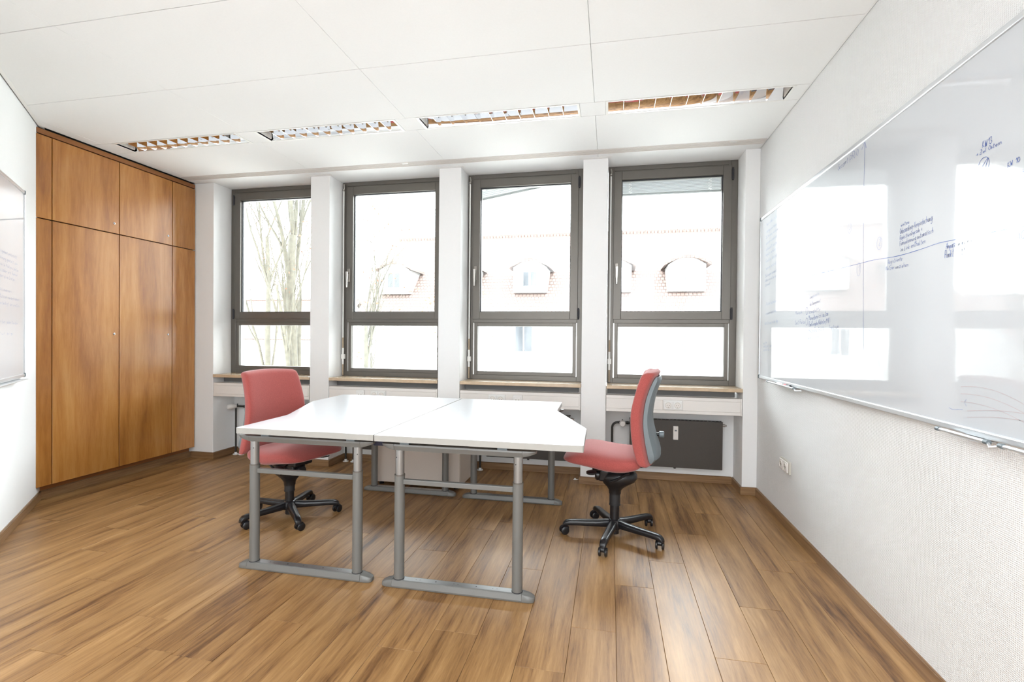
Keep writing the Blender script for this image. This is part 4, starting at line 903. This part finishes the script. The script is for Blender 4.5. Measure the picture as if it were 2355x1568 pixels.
# ---------------------------------------------------------------- outside
GZ = -5.2
struct(MB().box(-90, 70, 4.9, 110, GZ-0.2, GZ).build('ground', M_GROUND), 'garden ground outside')
def house(name, label, x0, x1, yf, depth, ze, zr, wins, dorms, chim=True):
    R = ((x0+x1)/2, yf, GZ); t = thing(name, label, 'house', R)
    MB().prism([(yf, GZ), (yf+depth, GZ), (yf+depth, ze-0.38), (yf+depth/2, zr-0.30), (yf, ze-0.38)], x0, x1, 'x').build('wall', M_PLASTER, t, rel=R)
    ym = yf+depth/2
    MB().prism([(yf-0.5, ze-0.15), (ym, zr), (yf+depth+0.5, ze-0.15), (yf+depth+0.5, ze-0.35), (ym, zr-0.25), (yf-0.5, ze-0.35)], x0-0.4, x1+0.4, 'x').build('roof', M_TILES, t, rel=R)
    MB().tube([(x0-0.4, yf-0.55, ze-0.22), (x1+0.4, yf-0.55, ze-0.22)], 0.08, 8).build('gutter', M_BLIND, t, rel=R)
    rg = MB(); x = x0
    while x < x1: rg.tube([(x, ym, zr+0.02), (x+0.42, ym, zr+0.02)], [0.15, 0.12], 8); x += 0.40
    rg.build('ridge_tiles', M_TILES, t, rel=R)
    sl = (zr-(ze-0.15))/(ym-(yf-0.5))
    for cx, zc, w_, h_ in wins:
        f = MB(); f.box(cx-w_/2-0.12, cx+w_/2+0.12, yf-0.06, yf+0.02, zc-h_/2-0.12, zc+h_/2+0.12); fo = f.build('window', M_HOUSEWIN, t, rel=R)
        for s_ in (-1, 1): MB().box(cx+s_*w_/4-w_/4+0.03, cx+s_*w_/4+w_/4-0.03, yf-0.08, yf-0.05, zc-h_/2, zc+h_/2).build('pane', M_HOUSEGLASS, fo, rel=R)
        MB().box(cx-w_/2-0.2, cx+w_/2+0.2, yf-0.18, yf, zc-h_/2-0.22, zc-h_/2-0.14).build('ledge', M_HOUSEWIN, fo, rel=R)
    for cx, z0, z1, w_ in dorms:
        yd = yf+0.45                                    # dormer front
        n = 10; arch = [(cx-w_/2, z0)]+[(cx-w_/2+w_*k/n, z1-0.42+0.42*math.sin(math.pi*k/n)) for k in range(n+1)]+[(cx+w_/2, z0)]
        yend = (yf-0.5)+(z1-(ze-0.15))/sl
        dm = MB().prism(arch[::-1], yd, yend+0.2, 'y').build('dormer', M_PLASTER, t, rel=R)
        up = [(cx-w_/2-0.25+(w_+0.5)*k/n, z1-0.36+0.44*math.sin(math.pi*k/n)) for k in range(n+1)]; lo = [(a, b-0.12) for a, b in up][::-1]
        MB().prism(up+lo, yd-0.25, yend+0.3, 'y').build('dormer_roof', M_TILES, dm, rel=R)
        MB().box(cx-0.48, cx+0.48, yd-0.05, yd+0.02, z0+0.30, z1-0.55).build('dormer_window', M_HOUSEWIN, dm, rel=R)
        for s_ in (-1, 1): MB().box(cx+s_*0.22-0.17, cx+s_*0.22+0.17, yd-0.07, yd-0.04, z0+0.38, z1-0.63).build('dormer_pane', M_HOUSEGLASS, dm, rel=R)
    return t
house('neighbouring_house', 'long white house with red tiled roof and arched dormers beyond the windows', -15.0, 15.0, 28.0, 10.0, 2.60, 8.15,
      [(-4.95, 1.10, 1.05, 1.45), (1.18, 0.80, 0.95, 0.55), (3.95, 0.95, 0.60, 1.0), (-9.4, 1.1, 1.05, 1.4), (8.4, 1.1, 1.05, 1.4), (-4.95, -2.0, 1.05, 1.4), (1.18, -2.0, 1.05, 1.4), (12.6, 1.1, 1.05, 1.4)],
      [(-13.3, 3.85, 5.75, 2.0), (-9.0, 3.85, 5.75, 2.0), (-4.70, 3.85, 5.75, 2.0), (0.15, 3.85, 5.75, 2.0), (4.15, 3.85, 5.75, 2.0), (8.6, 3.85, 5.75, 2.0)])
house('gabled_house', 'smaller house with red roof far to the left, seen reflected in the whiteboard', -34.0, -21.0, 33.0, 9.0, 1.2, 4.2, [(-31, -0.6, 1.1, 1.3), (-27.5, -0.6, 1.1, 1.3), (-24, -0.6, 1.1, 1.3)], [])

def tree(label, x, y, h, r, seed, n1=9, lean=0.0, spread=0.5, leaves=60):
    rnd = random.Random(seed); R = (x, y, GZ); t = thing('bare_tree', label, 'tree', R, 0, 'bare trees outside the windows')
    trunk = MB(); twigs = MB(); tips = []
    def grow(p, d, l, rad_, depth):
        n = 5; pts = [p.copy()]; q_ = p.copy(); dd = d.copy()
        for k in range(n):
            dd = (dd+Vector((rnd.uniform(-1, 1), rnd.uniform(-1, 1), rnd.uniform(-0.2, 0.9)))*0.11).normalized(); q_ = q_+dd*l/n; pts.append(q_.copy())
        rads = [rad_*(1-0.55*k/n) for k in range(n+1)]
        (trunk if depth < 2 else twigs).tube(pts, rads, 7 if depth < 2 else 4, cap=False)
        if depth >= 4: tips.append(pts[-1]); tips.append(pts[3]); return
        for k in range([4, 5, 4, 3][depth]):
            i = rnd.randint(2, n); a = rnd.uniform(0, 2*math.pi); s_ = rnd.uniform(0.35, 0.8)*(1.0 if depth else 0.6)*spread*2
            nd = (dd+Vector((math.cos(a)*s_, math.sin(a)*s_, rnd.uniform(-.05, 0.35)))).normalized()
            grow(pts[i], nd, l*rnd.uniform(0.55, 0.8), rads[i]*rnd.uniform(0.45, 0.7), depth+1)
    base = Vector((x, y, GZ)); q_ = base.copy(); pts = [q_.copy()]; rads = [r*1.25]
    for k in range(6):
        q_ = q_+Vector((rnd.uniform(-.06, .06)+lean*0.1, rnd.uniform(-.06, .06), h/6)); pts.append(q_.copy()); rads.append(r*(1-0.10*k))
    trunk.tube(pts, rads, 12)
    for k in range(n1):
        i = rnd.randint(3, 6); a = rnd.uniform(0, 2*math.pi); s_ = rnd.uniform(0.15, 0.5)*spread*2
        grow(pts[i], Vector((math.cos(a)*s_, math.sin(a)*s_, 1)).normalized(), rnd.uniform(0.45, 0.7)*h*0.55, rads[i]*rnd.uniform(0.4, 0.62), 1)
    trunk.build('trunk', M_BARK, t, rel=R, smooth=True); o = twigs.build('twigs', M_BARK, t, rel=R); o['kind'] = 'stuff'
    lf = MB()
    for k in range(leaves):
        p = rnd.choice(tips)+Vector((rnd.uniform(-.08, .08), rnd.uniform(-.08, .08), rnd.uniform(-.08, .05))); a = rnd.uniform(0, 6.28); s_ = rnd.uniform(0.02, 0.04)
        u_ = Vector((math.cos(a), math.sin(a), rnd.uniform(-.5, .5)))*s_; v_ = Vector((-math.sin(a)*.3, math.cos(a)*.3, 1))*s_*0.7
        b = len(lf.v); lf.v += [tuple(p-u_), tuple(p-v_), tuple(p+u_), tuple(p+v_)]; lf.f.append((b, b+1, b+2, b+3))
    o = lf.build('leaves', M_LEAF, t, rel=R); o['kind'] = 'stuff'
tree('thick trunked bare tree seen through the leftmost window', -8.05, 11.3, 9.0, 0.20, 3, 10, 0.0, 0.30, 260)
tree('slim bare tree at the left edge of the leftmost window', -11.0, 14.0, 9.6, 0.12, 11, 8, 0.0, 0.28, 160)
tree('bare tree with fine twigs seen at the left of the second window', -6.75, 12.2, 6.8, 0.10, 21, 9, 0.5, 0.45, 200)
tree('bare bush like tree behind the pier between the second and third window', -4.35, 12.8, 5.0, 0.07, 35, 9, 0.0, 0.50, 160)
tree('bare tree with fine twigs far left, seen only in the whiteboard reflection', -18.5, 17.0, 8.0, 0.15, 44, 8, 0.0, 0.4, 60)
